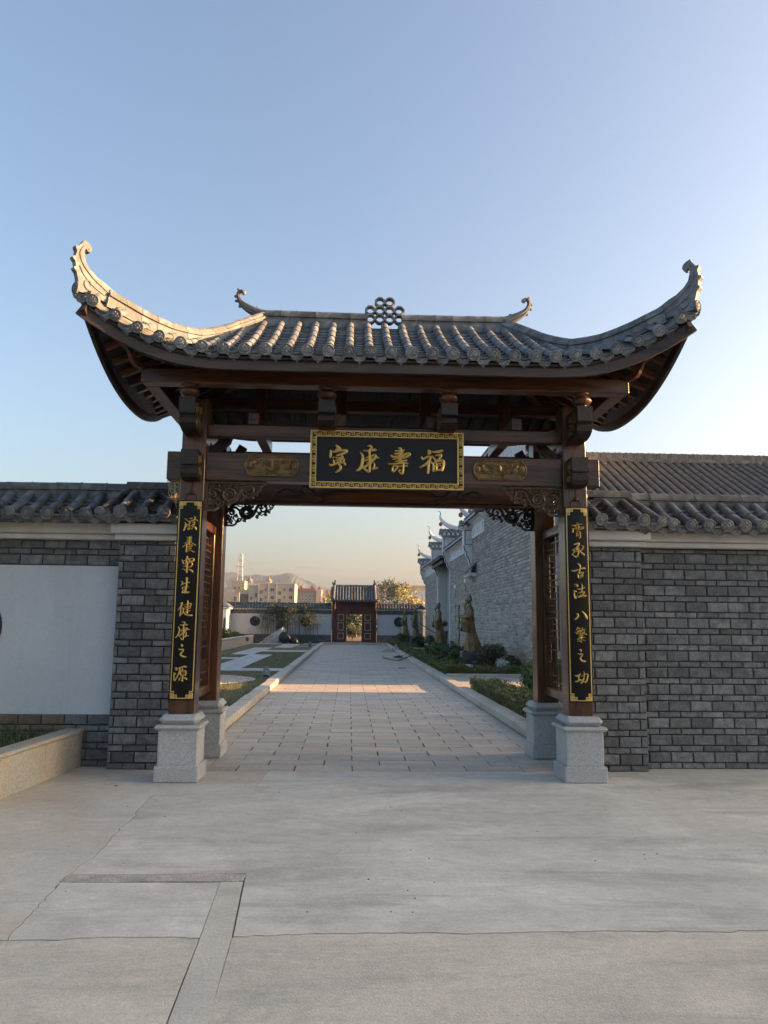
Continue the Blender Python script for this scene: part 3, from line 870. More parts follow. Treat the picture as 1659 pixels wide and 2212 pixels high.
for sx in (-1, 1):
    for fl in (0, 1):
        hpn = []
        for u in np.linspace(.0, .85, 12):
            p = V((sx*(HX+1.65*u), YM-HD*u, hipz(u)+.035)); hpn.append(flip(p) if fl else p)
        for a, c in zip(hpn[:-1], hpn[1:]):
            d = c-a; sd = d.cross(V((0, 0, 1))).normalized(); up = sd.cross(d)
            put('hip_tile', hme, None, roof, frame(a, d, up) @ Mx.Diagonal((d.length, 1, 1, 1)))
        # corner finial in the upright plane of the hip; a runs outward from u = .80
        o = V((sx*(HX+1.65*.80), YM-HD*.80, 0)); out = V((sx*1.65, -HD, 0)).normalized()
        if fl: o = flip(o); out.y *= -1
        M = frame((o.x, o.y, 0), out, (0, 0, 1))
        ol = [(.44, 4.74), (.425, 4.80), (.44, 4.86), (.458, 4.925), (.486, 4.955), (.488, 4.968), (.468, 4.982), (.478, 5.03), (.506, 5.058), (.508, 5.07), (.480, 5.085), (.470, 5.14), (.488, 5.18), (.483, 5.193), (.458, 5.19), (.425, 5.235), (.40, 5.28), (.384, 5.275),
              (.355, 5.262), (.325, 5.235), (.318, 5.20), (.335, 5.172), (.362, 5.172), (.375, 5.195), (.392, 5.17), (.388, 5.12), (.372, 5.055), (.325, 5.0), (.245, 4.945), (.165, 4.918), (.08, 4.875), (.0, 4.845), (-.02, 4.70), (.2, 4.73)]
        b = MB(); c_ = V((sum(p[0] for p in ol)/len(ol), sum(p[1] for p in ol)/len(ol), 0))
        for sd, d0, d1 in ((1, -.016, .016),): b.prism(ol, lambda a_, z_, d: M @ V((a_, d, z_)), -.032, .032)
        fo_ = put('finial', b, K['tile'], roof)
        c = MB()
        for sd in (-.033, .033):
            for ln_ in ([(.06, 4.80), (.18, 4.86), (.30, 4.93), (.40, 5.03), (.435, 5.13), (.40, 5.215)], [(.16, 4.79), (.28, 4.84), (.38, 4.92), (.43, 5.0)], [(.30, 4.77), (.36, 4.80), (.37, 4.86), (.33, 4.875), (.305, 4.84)]):
                c.tube([M @ V((p[0], sd, p[1])) for p in smoothline(ln_, 4)], .009, 5)
        c.ball((0, 0, 0), (.026, .040, .026), 9, 6, M @ Mx.Translation(V((.345, 0, 5.198))))
        put('relief', c, K['tile'], fo_)
        # the eave ends in a tile end on the tip
        put('tile_end', TILE['tile'][1], None, roof, frame((o+out*.43)+V((0, 0, 4.775)), -out, (0, 0, 1)))
    M = frame((sx*1.43, YM, 5.22), (sx, 0, 0), (0, 0, 1))
    finial([(-.03, .045, .12), (.06, .06, .12), (.16, .10, .11), (.26, .155, .085), (.325, .215, .06), (.355, .285, .045), (.35, .335, .04), (.315, .355, .034), (.29, .335, .03)], M, roof, .05,
           thorn=((.33, .16, .022), (.375, .225, .02), (.385, .285, .02), (.355, .375, .018), (.12, .15, .016)))
# pierced crest of octagon blocks in the middle of the ridge
q = MB(); R0, R1 = .058, .043
oc = lambda r, d: [V((r*1.08*math.cos(math.pi/8+math.pi/4*k), d, r*1.08*math.sin(math.pi/8+math.pi/4*k))) for k in range(8)]
q.loft([oc(R0, -.045), oc(R0, .045), oc(R1, .045), oc(R1, -.045), oc(R0, -.045)], cap=False)
q.box(-.064, -.052, -.045, .045, -.016, .016); q.box(.052, .064, -.045, .045, -.016, .016)
qm = q.mesh('crest_block'); qm.materials.append(K['tile'])
for j, cells in enumerate(((-1.5, -.5, .5, 1.5), (-1.5, -.5, .5, 1.5), (-.5, .5))):
    for c in cells: put('crest_block', qm, None, roof, T(c*.118, YM, 5.20+.058+j*.108, (1, 1, .96)))

# ---- carved spandrels under the main beams
def spandrel(sx, y, mname, full):
    """hangs below z = 3.09 beside the post; u runs away from the post"""
    X = PX-.128; fn = lambda u, v, d=0: V((sx*(X-u), y+d, 3.088-v))
    b = MB(); k = .00083
    def zp(px, py): return ((px-600)*k, (py-20)*k)
    b.prism([(0, 0), (.645, 0), (.645, .022), (0, .022)], lambda a, c, d: fn(a, c, d), -.035, .035)
    b.prism([(0, .022), (.026, .022), (.026, .32), (0, .32)], lambda a, c, d: fn(a, c, d), -.034, .034)
    b.prism([(.026, .30), (.026, .32), (.10, .32), (.145, .29), (.145, .25), (.128, .25), (.128, .283), (.095, .302)], lambda a, c, d: fn(a, c, d), -.03, .03)
    for p in ([(0.03, .19), (.05, .19), (.05, .23), (.075, .23), (.075, .25), (.03, .25)],):
        b.prism(p, lambda a, c, d: fn(a, c, d), -.03, .03)
    o = put('spandrel', b, K[mname], gate)
    c = MB()
    def scroll(pts, r, taper=True):
        n = len(pts); rr = [r*(1-.55*i/n if taper else 1) for i in range(n)]
        c.tube([fn(*zp(*p)) for p in pts], rr, 7, 1.5, (0, 1, 0))
    scroll([(835, 150), (825, 200), (850, 250), (900, 280), (960, 270), (1010, 230), (1040, 180), (1070, 110), (1110, 70), (1165, 65), (1205, 95), (1215, 145), (1185, 180), (1145, 175), (1125, 145), (1140, 120), (1165, 125)], .026)
    scroll(spiral(915, 190, 85, 1.9, math.pi, -1 if False else 1), .022)
    scroll([(640, 190), (650, 140), (700, 115), (760, 125), (810, 170), (830, 230)], .022)
    scroll(spiral(690, 195, 52, 1.6, math.pi, 1), .018)
    for (x, y_, r, a, d) in ((675, 70, 36, 0, 1), (815, 52, 40, 1, -1), (745, 70, 30, 2, 1), (900, 60, 30, 4, 1), (1275, 95, 42, 2, -1), (1255, 165, 28, 1, 1), (985, 90, 34, 2, -1), (1200, 215, 22, 0, 1),
                             (690, 330, 34, 1, 1), (640, 290, 22, 3, -1), (810, 310, 34, 2, 1), (880, 320, 24, 1, -1), (1080, 250, 26, 1, 1), (1000, 60, 22, 3, 1), (1110, 200, 24, 2, -1), (770, 250, 26, 5, -1), (1320, 60, 20, 1, 1)):
        scroll(spiral(x, y_, r, 1.4, a, d), .012)
    for p in ([(620, 60), (660, 110), (640, 150)], [(760, 40), (780, 90), (850, 110)], [(860, 40), (900, 100), (1000, 110)], [(930, 40), (1020, 60), (1060, 60)], [(1200, 40), (1240, 60), (1330, 40)],
              [(1230, 160), (1200, 200), (1130, 240)], [(740, 230), (720, 290), (760, 330)], [(640, 230), (680, 270), (740, 300)], [(700, 250), (660, 330), (620, 390)], [(850, 280), (820, 330), (760, 350)], [(1060, 160), (1090, 210), (1060, 260)], [(960, 120), (1000, 170), (1010, 230)]):
        scroll(smoothline(p, 5), .012)
    for _ in range(26 if full else 12):
        u = rng.uniform(.04, .58); v = rng.uniform(.03, .27-.25*u/.62 if u > .12 else .28)
        c.ball(fn(u, v), (.017, .02, .014), 6, 4)
    put('scrollwork', c, K['wood_carve'] if full else K['wood_dark'], o)
for sx in (-1, 1):
    spandrel(sx, YF, 'wood_carve', True)
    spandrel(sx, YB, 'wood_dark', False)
# ---- relief panels on the front beam
def relief(x0, x1, z0, z1):
    y = YF-.09; cx, cz = (x0+x1)/2, (z0+z1)/2; w_, h_ = (x1-x0)/2, (z1-z0)/2
    out = [(-1, 0), (-.97, .45), (-.84, .96), (-.78, 1), (.78, 1), (.84, .96), (.97, .45), (1, 0), (.97, -.45), (.84, -.96), (.78, -1), (-.78, -1), (-.84, -.96), (-.97, -.45)]
    b = MB(); b.prism([(cx+a*w_, cz+c*h_) for a, c in out], lambda a, c, d: V((a, d, c)), y-.012, y+.01)
    o = put('relief_panel', b, K['wood_gilt'], gate)
    c = MB()
    ring = [V((cx+a*w_*.96, y-.016, cz+q*h_*.92)) for a, q in out]; c.tube(ring+[ring[0]], .013, 6)
    P_ = lambda u, v: V((cx+u*w_, y-.016, cz+v*h_))
    for s in (-1, 1):
        c.ball(P_(s*.80, .10), (.042, .02, .042), 10, 6)
        c.ball(P_(s*.56, .0), (.033, .02, .035), 10, 6); c.ball(P_(s*.62, .35), (.03, .018, .028), 8, 5)
        for pts in ([(.02, .25), (.12, .5), (.25, .35), (.3, .0), (.22, -.3), (.1, -.2)], [(.3, .3), (.45, .5), (.5, .2), (.42, -.2)], [(.25, -.35), (.5, -.3), (.75, -.35), (.88, -.5)], [(.05, -.05), (.15, .1), (.3, .15), (.42, .4)], [(.68, .45), (.75, .6), (.9, .45)], [(.86, .3), (.93, .0), (.84, -.25)]):
            c.tube([P_(s*u, v) for u, v in smoothline(pts, 4)], .008, 5)
        c.ball(P_(s*.42, .5), (.02, .014, .016), 6, 4)
    c.ball(P_(0, .1), (.03, .022, .034), 9, 6); c.ball(P_(0, .35), (.02, .018, .02), 8, 5)
    for u in (-.11, 0, .11):
        c.tube([P_(u+.052*math.cos(q), -.52+.23*math.sin(q)) for q in np.linspace(0, 6.283, 13)], .006, 5)
        c.tube([P_(u+s*.02, -.52+t*.08) for s, t in ((-1, -1), (1, -1), (1, 1), (-1, 1), (-1, -1))], .004, 4)
    put('relief_carving', c, K['wood_gilt'], o)
relief(-1.53, -.93, 3.145, 3.365); relief(.945, 1.545, 3.145, 3.365)
# little carved vines on the rear beam
for sx in (-1, 1):
    b = MB()
    for pts in ([(.62, 3.25), (.75, 3.2), (.85, 3.25), (.95, 3.32), (1.05, 3.24), (1.18, 3.28), (1.3, 3.22)], [(.85, 3.25), (.82, 3.33), (.9, 3.35)], [(1.0, 3.28), (.98, 3.2), (1.08, 3.17)], [(.75, 3.2), (.7, 3.14), (.78, 3.12)]):
        b.tube([V((sx*a, YB-.095, c-.04)) for a, c in smoothline(pts, 5)], .013, 5)
    put('vine_carving', b, K['wood_dark'], gate)
# ---- lattice screens between front and rear posts
for sx in (-1, 1):
    y0, y1, z0, z1 = YF+.12, YB-.12, .75, 2.74; X = sx*PX
    b = MB()
    b.bbox(X-.045, X+.045, y0, y1, z0, z0+.10, .008); b.bbox(X-.045, X+.045, y0, y1, z1-.10, z1, .008)
    b.bbox(X-.04, X+.04, y0, y0+.06, z0+.1, z1-.1, .006); b.bbox(X-.04, X+.04, y1-.06, y1, z0+.1, z1-.1, .006)
    o = put('lattice_screen', b, K['wood_z'], gate)
    c = MB(); a0, a1, c0, c1_ = y0+.06, y1-.06, z0+.1, z1-.1
    cols = [a0+(a1-a0)*i/8 for i in range(9)]; nr = 24
    rows = [c0+(c1_-c0)*i/nr for i in range(nr+1)]
    r2 = random.Random(5)
    hx = .009
    for i in range(1, 8):
        j = 0
        while j < nr:
            L_ = r2.choice((2, 3, 3, 4))
            if r2.random() < .78: c.box(X-hx, X+hx, cols[i]-.007, cols[i]+.007, rows[j], rows[min(nr, j+L_)])
            j += L_
    for j in range(1, nr):
        i = 0
        while i < 8:
            L_ = r2.choice((1, 2, 2, 3))
            if r2.random() < .62 or j % 6 == 0: c.box(X-hx-.001, X+hx+.001, cols[i], cols[min(8, i+L_)], rows[j]-.007, rows[j]+.007)
            i += L_
    put('lattice_bars', c, K['wood_z'], o)
# ------------------------------------------------------------------ signboards
GLYPHS = {
"left": [
"-4232 5316 14 -4204 5298 38 -4192 5290 26;-4230 5238 14 -4214 5204 30 -4210 5174 42 -4224 5126 38 -4244 5068 32;-4216 5126 24 -4184 5174 24 -4156 5214 8;-4128 5326 24 -4114 5316 28 -4084 5328 24;-4034 5352 34 -4018 5336 34 -4040 5308 22;-4170 5272 20 -4146 5256 32 -4100 5264 34 -4048 5290 36 -3998 5294 36 -3966 5274 16;-4124 5240 16 -4128 5210 24 -4156 5166 22 -4166 5138 14;-4146 5174 20 -4122 5170 22 -4124 5144 18 -4160 5092 34;-4160 5088 30 -4138 5096 30 -4112 5120 12;-4082 5230 6 -4034 5250 24 -4032 5222 26 -4088 5164 28;-4044 5208 24 -4034 5192 22 -4064 5144 24 -4088 5094 24;-4056 5144 24 -4018 5138 44 -4000 5114 52 -3988 5090 34",
"-4180 4926 16 -4156 4914 30 -4128 4910 30;-4084 4934 34 -4094 4902 30;-4118 4918 50 -4114 4856 42 -4120 4798 46 -4114 4770 42;-4172 4862 14 -4142 4882 22 -4094 4894 24 -4066 4888 10;-4172 4844 12 -4142 4852 20 -4092 4868 22 -4074 4860 16;-4148 4832 22 -4092 4836 24 -4072 4832 12;-4212 4792 24 -4170 4816 26 -4132 4828 26;-4094 4818 22 -4048 4794 24 -3992 4756 26;-4254 4718 24 -4202 4750 28 -4146 4794 26;-4164 4770 26 -4166 4720 30 -4170 4662 30 -4172 4618 26 -4146 4626 22 -4116 4646 14;-4144 4762 18 -4100 4762 28 -4056 4752 26 -4082 4724 26 -4112 4704 24 -4146 4708 16;-4144 4728 16 -4098 4736 20;-4148 4674 16 -4110 4678 22 -4068 4690 18;-4106 4666 20 -4070 4640 22 -4024 4616 24 -3998 4622 16",
"-4252 4448 14 -4234 4412 30 -4220 4370 30 -4186 4364 22 -4156 4372 22;-4148 4526 16 -4146 4490 42 -4166 4440 40 -4158 4394 42;-4124 4480 24 -4114 4460 18 -4132 4410 20;-4204 4428 18 -4174 4428 22;-4100 4464 20 -4054 4484 18 -4012 4470 30 -4010 4442 38 -4048 4416 42 -4104 4396 34;-4088 4450 24 -4098 4414 24;-4134 4394 42 -4140 4340 38 -4144 4272 34 -4140 4214 40 -4140 4176 28;-4140 4184 24 -4172 4226 22 -4196 4248 26 -4232 4256 26;-4226 4316 16 -4198 4306 22 -4162 4332 22;-4038 4374 30 -4036 4342 30 -4070 4308 28 -4126 4292 12;-4120 4260 12 -4078 4242 34 -4038 4220 42 -4022 4196 26",
"-4248 4002 12 -4212 3976 26 -4230 3946 30 -4244 3918 18;-4234 3926 20 -4188 3950 22 -4136 3970 26 -4072 3978 26;-4134 4062 58 -4130 4004 40 -4134 3928 34 -4140 3870 34 -4148 3812 42 -4154 3772 38;-4214 3850 14 -4216 3870 20 -4186 3882 24 -4134 3894 32 -4094 3886 18;-4218 3850 14 -4198 3820 20 -4174 3798 18;-4154 3858 18 -4204 3804 18 -4218 3774 22;-4210 3762 30 -4150 3768 38 -4082 3772 42",
"-4244 3538 12 -4214 3554 30 -4206 3532 38 -4230 3482 34 -4262 3432 24 -4284 3400 12;-4232 3456 22 -4230 3394 28 -4234 3338 30 -4240 3290 34;-4232 3300 22 -4200 3332 22 -4178 3366 22;-4190 3456 14 -4178 3422 22 -4176 3376 20;-4176 3366 20 -4144 3358 22 -4108 3378 22 -4038 3398 24;-4090 3600 22 -4090 3548 34 -4090 3472 30 -4098 3396 34 -4092 3340 34;-4156 3508 12 -4116 3528 20 -4062 3540 22 -4022 3538 28 -4024 3510 26 -4036 3468 18;-4162 3480 12 -4120 3484 18 -4076 3494 20 -4038 3484 20;-4160 3440 12 -4120 3456 20 -4074 3468 18 -4026 3468 12;-4152 3414 12 -4110 3418 18 -4062 3438 22 -4032 3446 16;-4154 3336 14 -4120 3314 26 -4074 3302 34 -3998 3300 40",
"-4192 3156 12 -4150 3160 22 -4124 3148 24 -4138 3124 24 -4154 3102 18;-4228 3096 16 -4188 3098 26 -4132 3098 22 -4094 3106 36 -4076 3110 22;-4156 3106 28 -4152 3056 30 -4150 3000 30 -4148 2944 30 -4148 2888 22 -4146 2818 22 -4170 2802 22 -4210 2840 20;-4206 3012 14 -4166 3018 18 -4114 3038 22 -4080 3036 26 -4098 3002 30 -4140 2940 34;-4262 3066 14 -4242 3026 26 -4236 2982 30 -4248 2924 34 -4272 2880 30 -4308 2842 16;-4228 2978 20 -4180 2982 24 -4128 3000 24 -4072 3012 26 -4034 3010 22;-4192 2944 10 -4154 2948 18;-4166 2930 30 -4198 2902 30 -4226 2876 30 -4242 2884 22;-4094 2944 22 -4096 2904 26 -4114 2862 34;-4114 2870 30 -4084 2878 26 -4050 2882 22",
"-4190 2704 18 -4166 2686 48 -4166 2660 20;-4232 2614 14 -4198 2598 32 -4148 2606 32 -4136 2586 34 -4162 2544 34 -4190 2506 30 -4176 2480 34 -4128 2456 36 -4086 2452 32 -4076 2452 20",
"-4290 2230 16 -4260 2222 34 -4242 2192 26 -4280 2192 14;-4322 2126 12 -4292 2122 24 -4272 2106 30;-4300 2108 24 -4302 2050 26 -4300 2002 26 -4282 1976 34;-4278 1980 30 -4250 2030 28 -4216 2092 30 -4194 2160 34 -4188 2218 32;-4218 2224 20 -4164 2242 28 -4110 2260 32 -4064 2252 38;-4134 2210 34 -4144 2180 24 -4172 2152 24;-4172 2156 24 -4170 2106 24 -4156 2076 24;-4168 2152 16 -4120 2168 22 -4068 2168 24 -4062 2128 28 -4068 2082 24;-4154 2122 12 -4114 2132 18 -4084 2128 12;-4152 2082 20 -4106 2090 20 -4070 2090 18;-4124 2078 26 -4124 2024 24 -4126 1966 34 -4144 1990 16;-4168 2044 22 -4186 2006 32 -4194 1986 26;-4104 2040 16 -4066 2024 30 -4040 2004 34"
],
"right": [
"4114 5366 16 4138 5360 20 4158 5352 12;4006 5308 16 4036 5302 24 4096 5316 20 4170 5336 20 4238 5338 16;4084 5294 20 4112 5266 20 4152 5274 16 4168 5312 24 4164 5328 20;4096 5294 16 4160 5308 16;4022 5246 12 4046 5222 28 4036 5182 36 4042 5154 24;4064 5240 20 4110 5242 20 4176 5262 20 4248 5276 20 4272 5260 32 4230 5236 28 4186 5224 20;4164 5280 20 4166 5248 20;4102 5226 16 4122 5194 16;4126 5222 16 4166 5232 28 4158 5208 36;4086 5156 12 4124 5170 16 4168 5180 20 4184 5152 24 4194 5092 24 4190 5040 28 4162 5052 16 4140 5064 10;4120 5158 20 4120 5118 32 4114 5086 28 4114 5064 24;4136 5132 20 4156 5120 16;4122 5092 24 4158 5092 16",
"4054 4898 28 4094 4904 36 4146 4924 32 4166 4904 36 4140 4860 40 4116 4824 48 4130 4786 52 4150 4754 44 4144 4702 32 4126 4652 32 4094 4626 36 4054 4646 24 4036 4670 16;4060 4816 12 4090 4808 20 4176 4822 16;4018 4764 20 4030 4784 20 4066 4776 20 4114 4778 28 4170 4790 16;4050 4772 24 4052 4736 24 4082 4738 20 4130 4754 20;4058 4734 22 4024 4694 28 4012 4666 20;4220 4874 16 4256 4850 28 4242 4814 32 4202 4770 24 4158 4742 28;4178 4746 20 4216 4716 32 4260 4684 36 4266 4664 20",
"4118 4488 16 4154 4462 32 4176 4422 32 4172 4376 30 4162 4328 32 4148 4292 36;3988 4342 16 4022 4326 36 4082 4342 32 4142 4356 24 4202 4380 24 4254 4388 44 4282 4384 32;4132 4292 24 4164 4274 32 4204 4290 32 4236 4290 36 4212 4250 32 4170 4214 32;4108 4272 12 4124 4226 34 4126 4194 32 4146 4176 16;4202 4230 28 4238 4228 24 4202 4200 24 4170 4172 12",
"4038 4030 12 4070 4042 24 4102 4022 36 4110 3998 22 4054 3994 12;4010 3912 12 4048 3908 24 4074 3890 28;4040 3896 26 4034 3838 28 4040 3780 32 4062 3746 36 4084 3780 20 4102 3812 10;4194 4050 16 4208 4016 24 4206 3968 32 4198 3918 28 4178 3874 30;4094 3948 16 4144 3936 26 4196 3952 30 4252 3978 32;4100 3860 16 4150 3862 22 4202 3878 22 4252 3884 28 4232 3852 36 4184 3816 32 4128 3780 34;4126 3776 32 4186 3786 28 4238 3810 24 4278 3802 36 4254 3782 24 4216 3762 12",
"4064 3416 16 4086 3424 24 4104 3394 40 4096 3356 42 4062 3320 32 4020 3296 14;4190 3474 16 4232 3434 32 4270 3384 52 4284 3350 52 4296 3312 24",
"4090 3136 24 4072 3102 24 4060 3082 16;4088 3106 16 4120 3114 20 4140 3118 20;4020 3030 12 4072 3040 18 4126 3052 20 4166 3052 20;4062 2998 24 4080 3036 18 4104 3070 20 4136 3082 20 4146 3060 20 4138 3014 20 4112 2974 20;4070 3006 16 4114 3018 20;4104 3064 16 4134 3052 16;4192 3136 20 4180 3098 22 4162 3052 28;4194 3086 16 4246 3098 20;4194 3086 20 4222 3064 20 4216 3030 20 4172 2994 20 4144 2964 20;4186 3030 18 4224 3010 24 4266 2992 24;4164 3010 20 4144 2964 24 4100 2932 20;4164 2986 16 4192 2976 22 4156 2944 30 4138 2922 32;4078 2882 28 4122 2906 36 4170 2918 24 4222 2930 24;4138 2914 36 4158 2880 22 4156 2830 24 4128 2844 16;4070 2844 20 4102 2844 18 4134 2864 16;4192 2880 12 4212 2864 20 4232 2862 16",
"4118 2676 16 4142 2656 44 4140 2634 24;4080 2590 16 4114 2576 30 4160 2584 28 4172 2566 32 4148 2528 30 4126 2490 32 4146 2456 34 4184 2436 38 4222 2430 40 4238 2430 20",
"4008 2136 16 4046 2126 36 4090 2148 32 4118 2168 34;4086 2132 26 4080 2084 28 4084 2046 30;4006 2016 20 4040 2016 34 4088 2038 34 4126 2046 36 4154 2036 22;4190 2226 12 4200 2186 24 4200 2142 24 4190 2092 32 4168 2036 36 4140 1990 36 4110 1986 16;4136 2122 12 4184 2146 20 4238 2168 20 4278 2158 30 4272 2108 36 4256 2054 34 4226 2006 36 4200 2014 18"
],
"plaque": [
"-1080 6942 40 -1040 6894 80 -1010 6854 90 -1088 6842 50;-1196 6820 50 -1194 6748 58 -1202 6688 58;-1156 6810 40 -1106 6802 48 -990 6834 50 -882 6836 60 -852 6816 60 -920 6774 60 -1056 6722 50;-1152 6660 28 -1134 6690 30;-1104 6680 30 -1036 6666 40 -938 6684 50 -968 6724 40;-1132 6610 38 -1122 6560 40;-1084 6610 30 -986 6632 40 -908 6644 40 -926 6584 50;-1044 6602 30 -1034 6562 36;-986 6612 30 -984 6568 34;-1214 6528 40 -1180 6508 50 -1062 6550 48 -926 6574 50 -886 6534 60;-1022 6532 38 -982 6482 58 -992 6422 60 -1078 6356 30",
"-404 6942 28 -350 6948 48 -320 6908 48 -360 6856 50;-492 6840 30 -398 6836 48 -300 6858 60 -236 6864 60;-370 6856 50 -362 6726 58 -356 6576 60 -362 6394 58 -432 6414 50 -502 6472 40;-556 6792 30 -510 6722 58 -514 6622 70 -532 6502 70 -590 6420 60 -652 6404 18;-446 6684 30 -368 6706 40 -250 6748 50 -238 6698 58 -316 6606 68 -346 6566 60;-484 6622 40 -366 6646 44 -248 6688 44 -170 6694 40;-424 6568 24 -366 6586 40;-384 6544 48 -452 6492 58 -492 6462 50;-266 6576 28 -256 6516 40 -284 6436 48;-284 6446 48 -196 6468 44",
"262 6908 32 304 6898 56 316 6830 66 296 6764 64 284 6674 76 296 6598 76;190 6850 34 284 6846 44 382 6872 32;176 6788 42 252 6790 48 350 6820 42;104 6744 44 154 6716 48 316 6742 56 448 6800 48 502 6780 66 426 6722 54 328 6698 54;138 6660 28 230 6684 38 350 6698 32;188 6618 26 286 6630 48 438 6644 38;46 6560 22 188 6562 44 350 6588 44 460 6578 38;156 6518 32 130 6462 42 146 6396 48 210 6452 44 242 6508 38 178 6518 32;254 6508 26 352 6522 42 448 6524 38;368 6566 42 362 6456 50 342 6356 48 288 6376 38 270 6420 38 308 6426 38",
"900 6870 44 938 6838 76 906 6798 54;998 6840 44 1102 6848 60 1200 6872 60;758 6718 44 786 6674 44 884 6732 48 950 6732 48 928 6666 54 840 6564 56 720 6496 28;916 6644 66 906 6510 66 896 6388 64;950 6632 44 994 6590 42;988 6750 32 1036 6678 44 1064 6636 44;1058 6758 34 1178 6782 56 1136 6692 54 1080 6646 44;1004 6590 44 1016 6512 54 1004 6424 54;1014 6590 40 1146 6648 50 1222 6650 66 1234 6572 64 1200 6450 66;1080 6580 44 1080 6448 44;1124 6580 32 1200 6604 34;1026 6512 32 1168 6548 32;1004 6430 50 1124 6448 50 1200 6450 50"
]
}
def meander(b, x0, x1, z0, z1, y, n, horiz, flipk=0):
    """Greek-key fret: one squared spiral per cell"""
    t = .0042
    for i in range(n):
        if horiz: a0, a1, c0, c1 = x0+(x1-x0)*i/n, x0+(x1-x0)*(i+1)/n, z0, z1
        else: a0, a1, c0, c1 = x0, x1, z0+(z1-z0)*i/n, z0+(z1-z0)*(i+1)/n
        up = (i+flipk) % 2
        pts = [(0, 0), (0, 1), (1, 1), (1, .3), (.42, .3), (.42, .62), (.68, .62)]
        pts = [(.06+.88*u*1, .08+.84*(1-v if up else v)) for u, v in pts]
        q = [(a0+(a1-a0)*u, c0+(c1-c0)*v) for u, v in pts]
        for (p, r) in zip(q[:-1], q[1:]):
            b.box(min(p[0], r[0])-t, max(p[0], r[0])+t, y-.004, y, min(p[1], r[1])-t, max(p[1], r[1])+t)
PLX0, PLX1, PLZ0, PLZ1 = -.817, .832, 3.008, 3.635
pl = thing('name_plaque', 'wide black plaque with four gold characters and gold fret border hung on the gateway beams', 'signboard', (0, .05, PLZ0))
b = MB(); b.bbox(PLX0, PLX1, .05, .12, PLZ0, PLZ1, .006); put('board', b, K['plaque_black'], pl)
b = MB()
W = .068
for (a, c, d, e) in ((PLX0, PLX1, PLZ1-.012, PLZ1), (PLX0, PLX1, PLZ0, PLZ0+.012), (PLX0, PLX0+.012, PLZ0+.012, PLZ1-.012), (PLX1-.012, PLX1, PLZ0+.012, PLZ1-.012)):
    b.box(a, c, .036, .05, d, e)
for (a, c, d, e) in ((PLX0+W-.01, PLX1-W+.01, PLZ1-W, PLZ1-W+.010), (PLX0+W-.01, PLX1-W+.01, PLZ0+W-.01, PLZ0+W), (PLX0+W-.01, PLX0+W, PLZ0+W, PLZ1-W), (PLX1-W, PLX1-W+.01, PLZ0+W, PLZ1-W)):
    b.box(a, c, .040, .05, d, e)
put('border', b, K['gold'], pl)
b = MB(); i_, o_ = W-.012, .014
meander(b, PLX0+o_, PLX1-o_, PLZ1-i_, PLZ1-o_, .05, 32, True); meander(b, PLX0+o_, PLX1-o_, PLZ0+o_, PLZ0+i_, .05, 32, True)
meander(b, PLX0+o_, PLX0+i_, PLZ0+i_, PLZ1-i_, .05, 10, False); meander(b, PLX1-i_, PLX1-o_, PLZ0+i_, PLZ1-i_, .05, 10, False)
put('fret', b, K['gold'], pl)
for gcode in GLYPHS['plaque']:
    b = MB(); glyph(b, gcode, lambda x, z, h: V((x, .0495-h, z)), .013); put('character', b, K['gold'], pl)
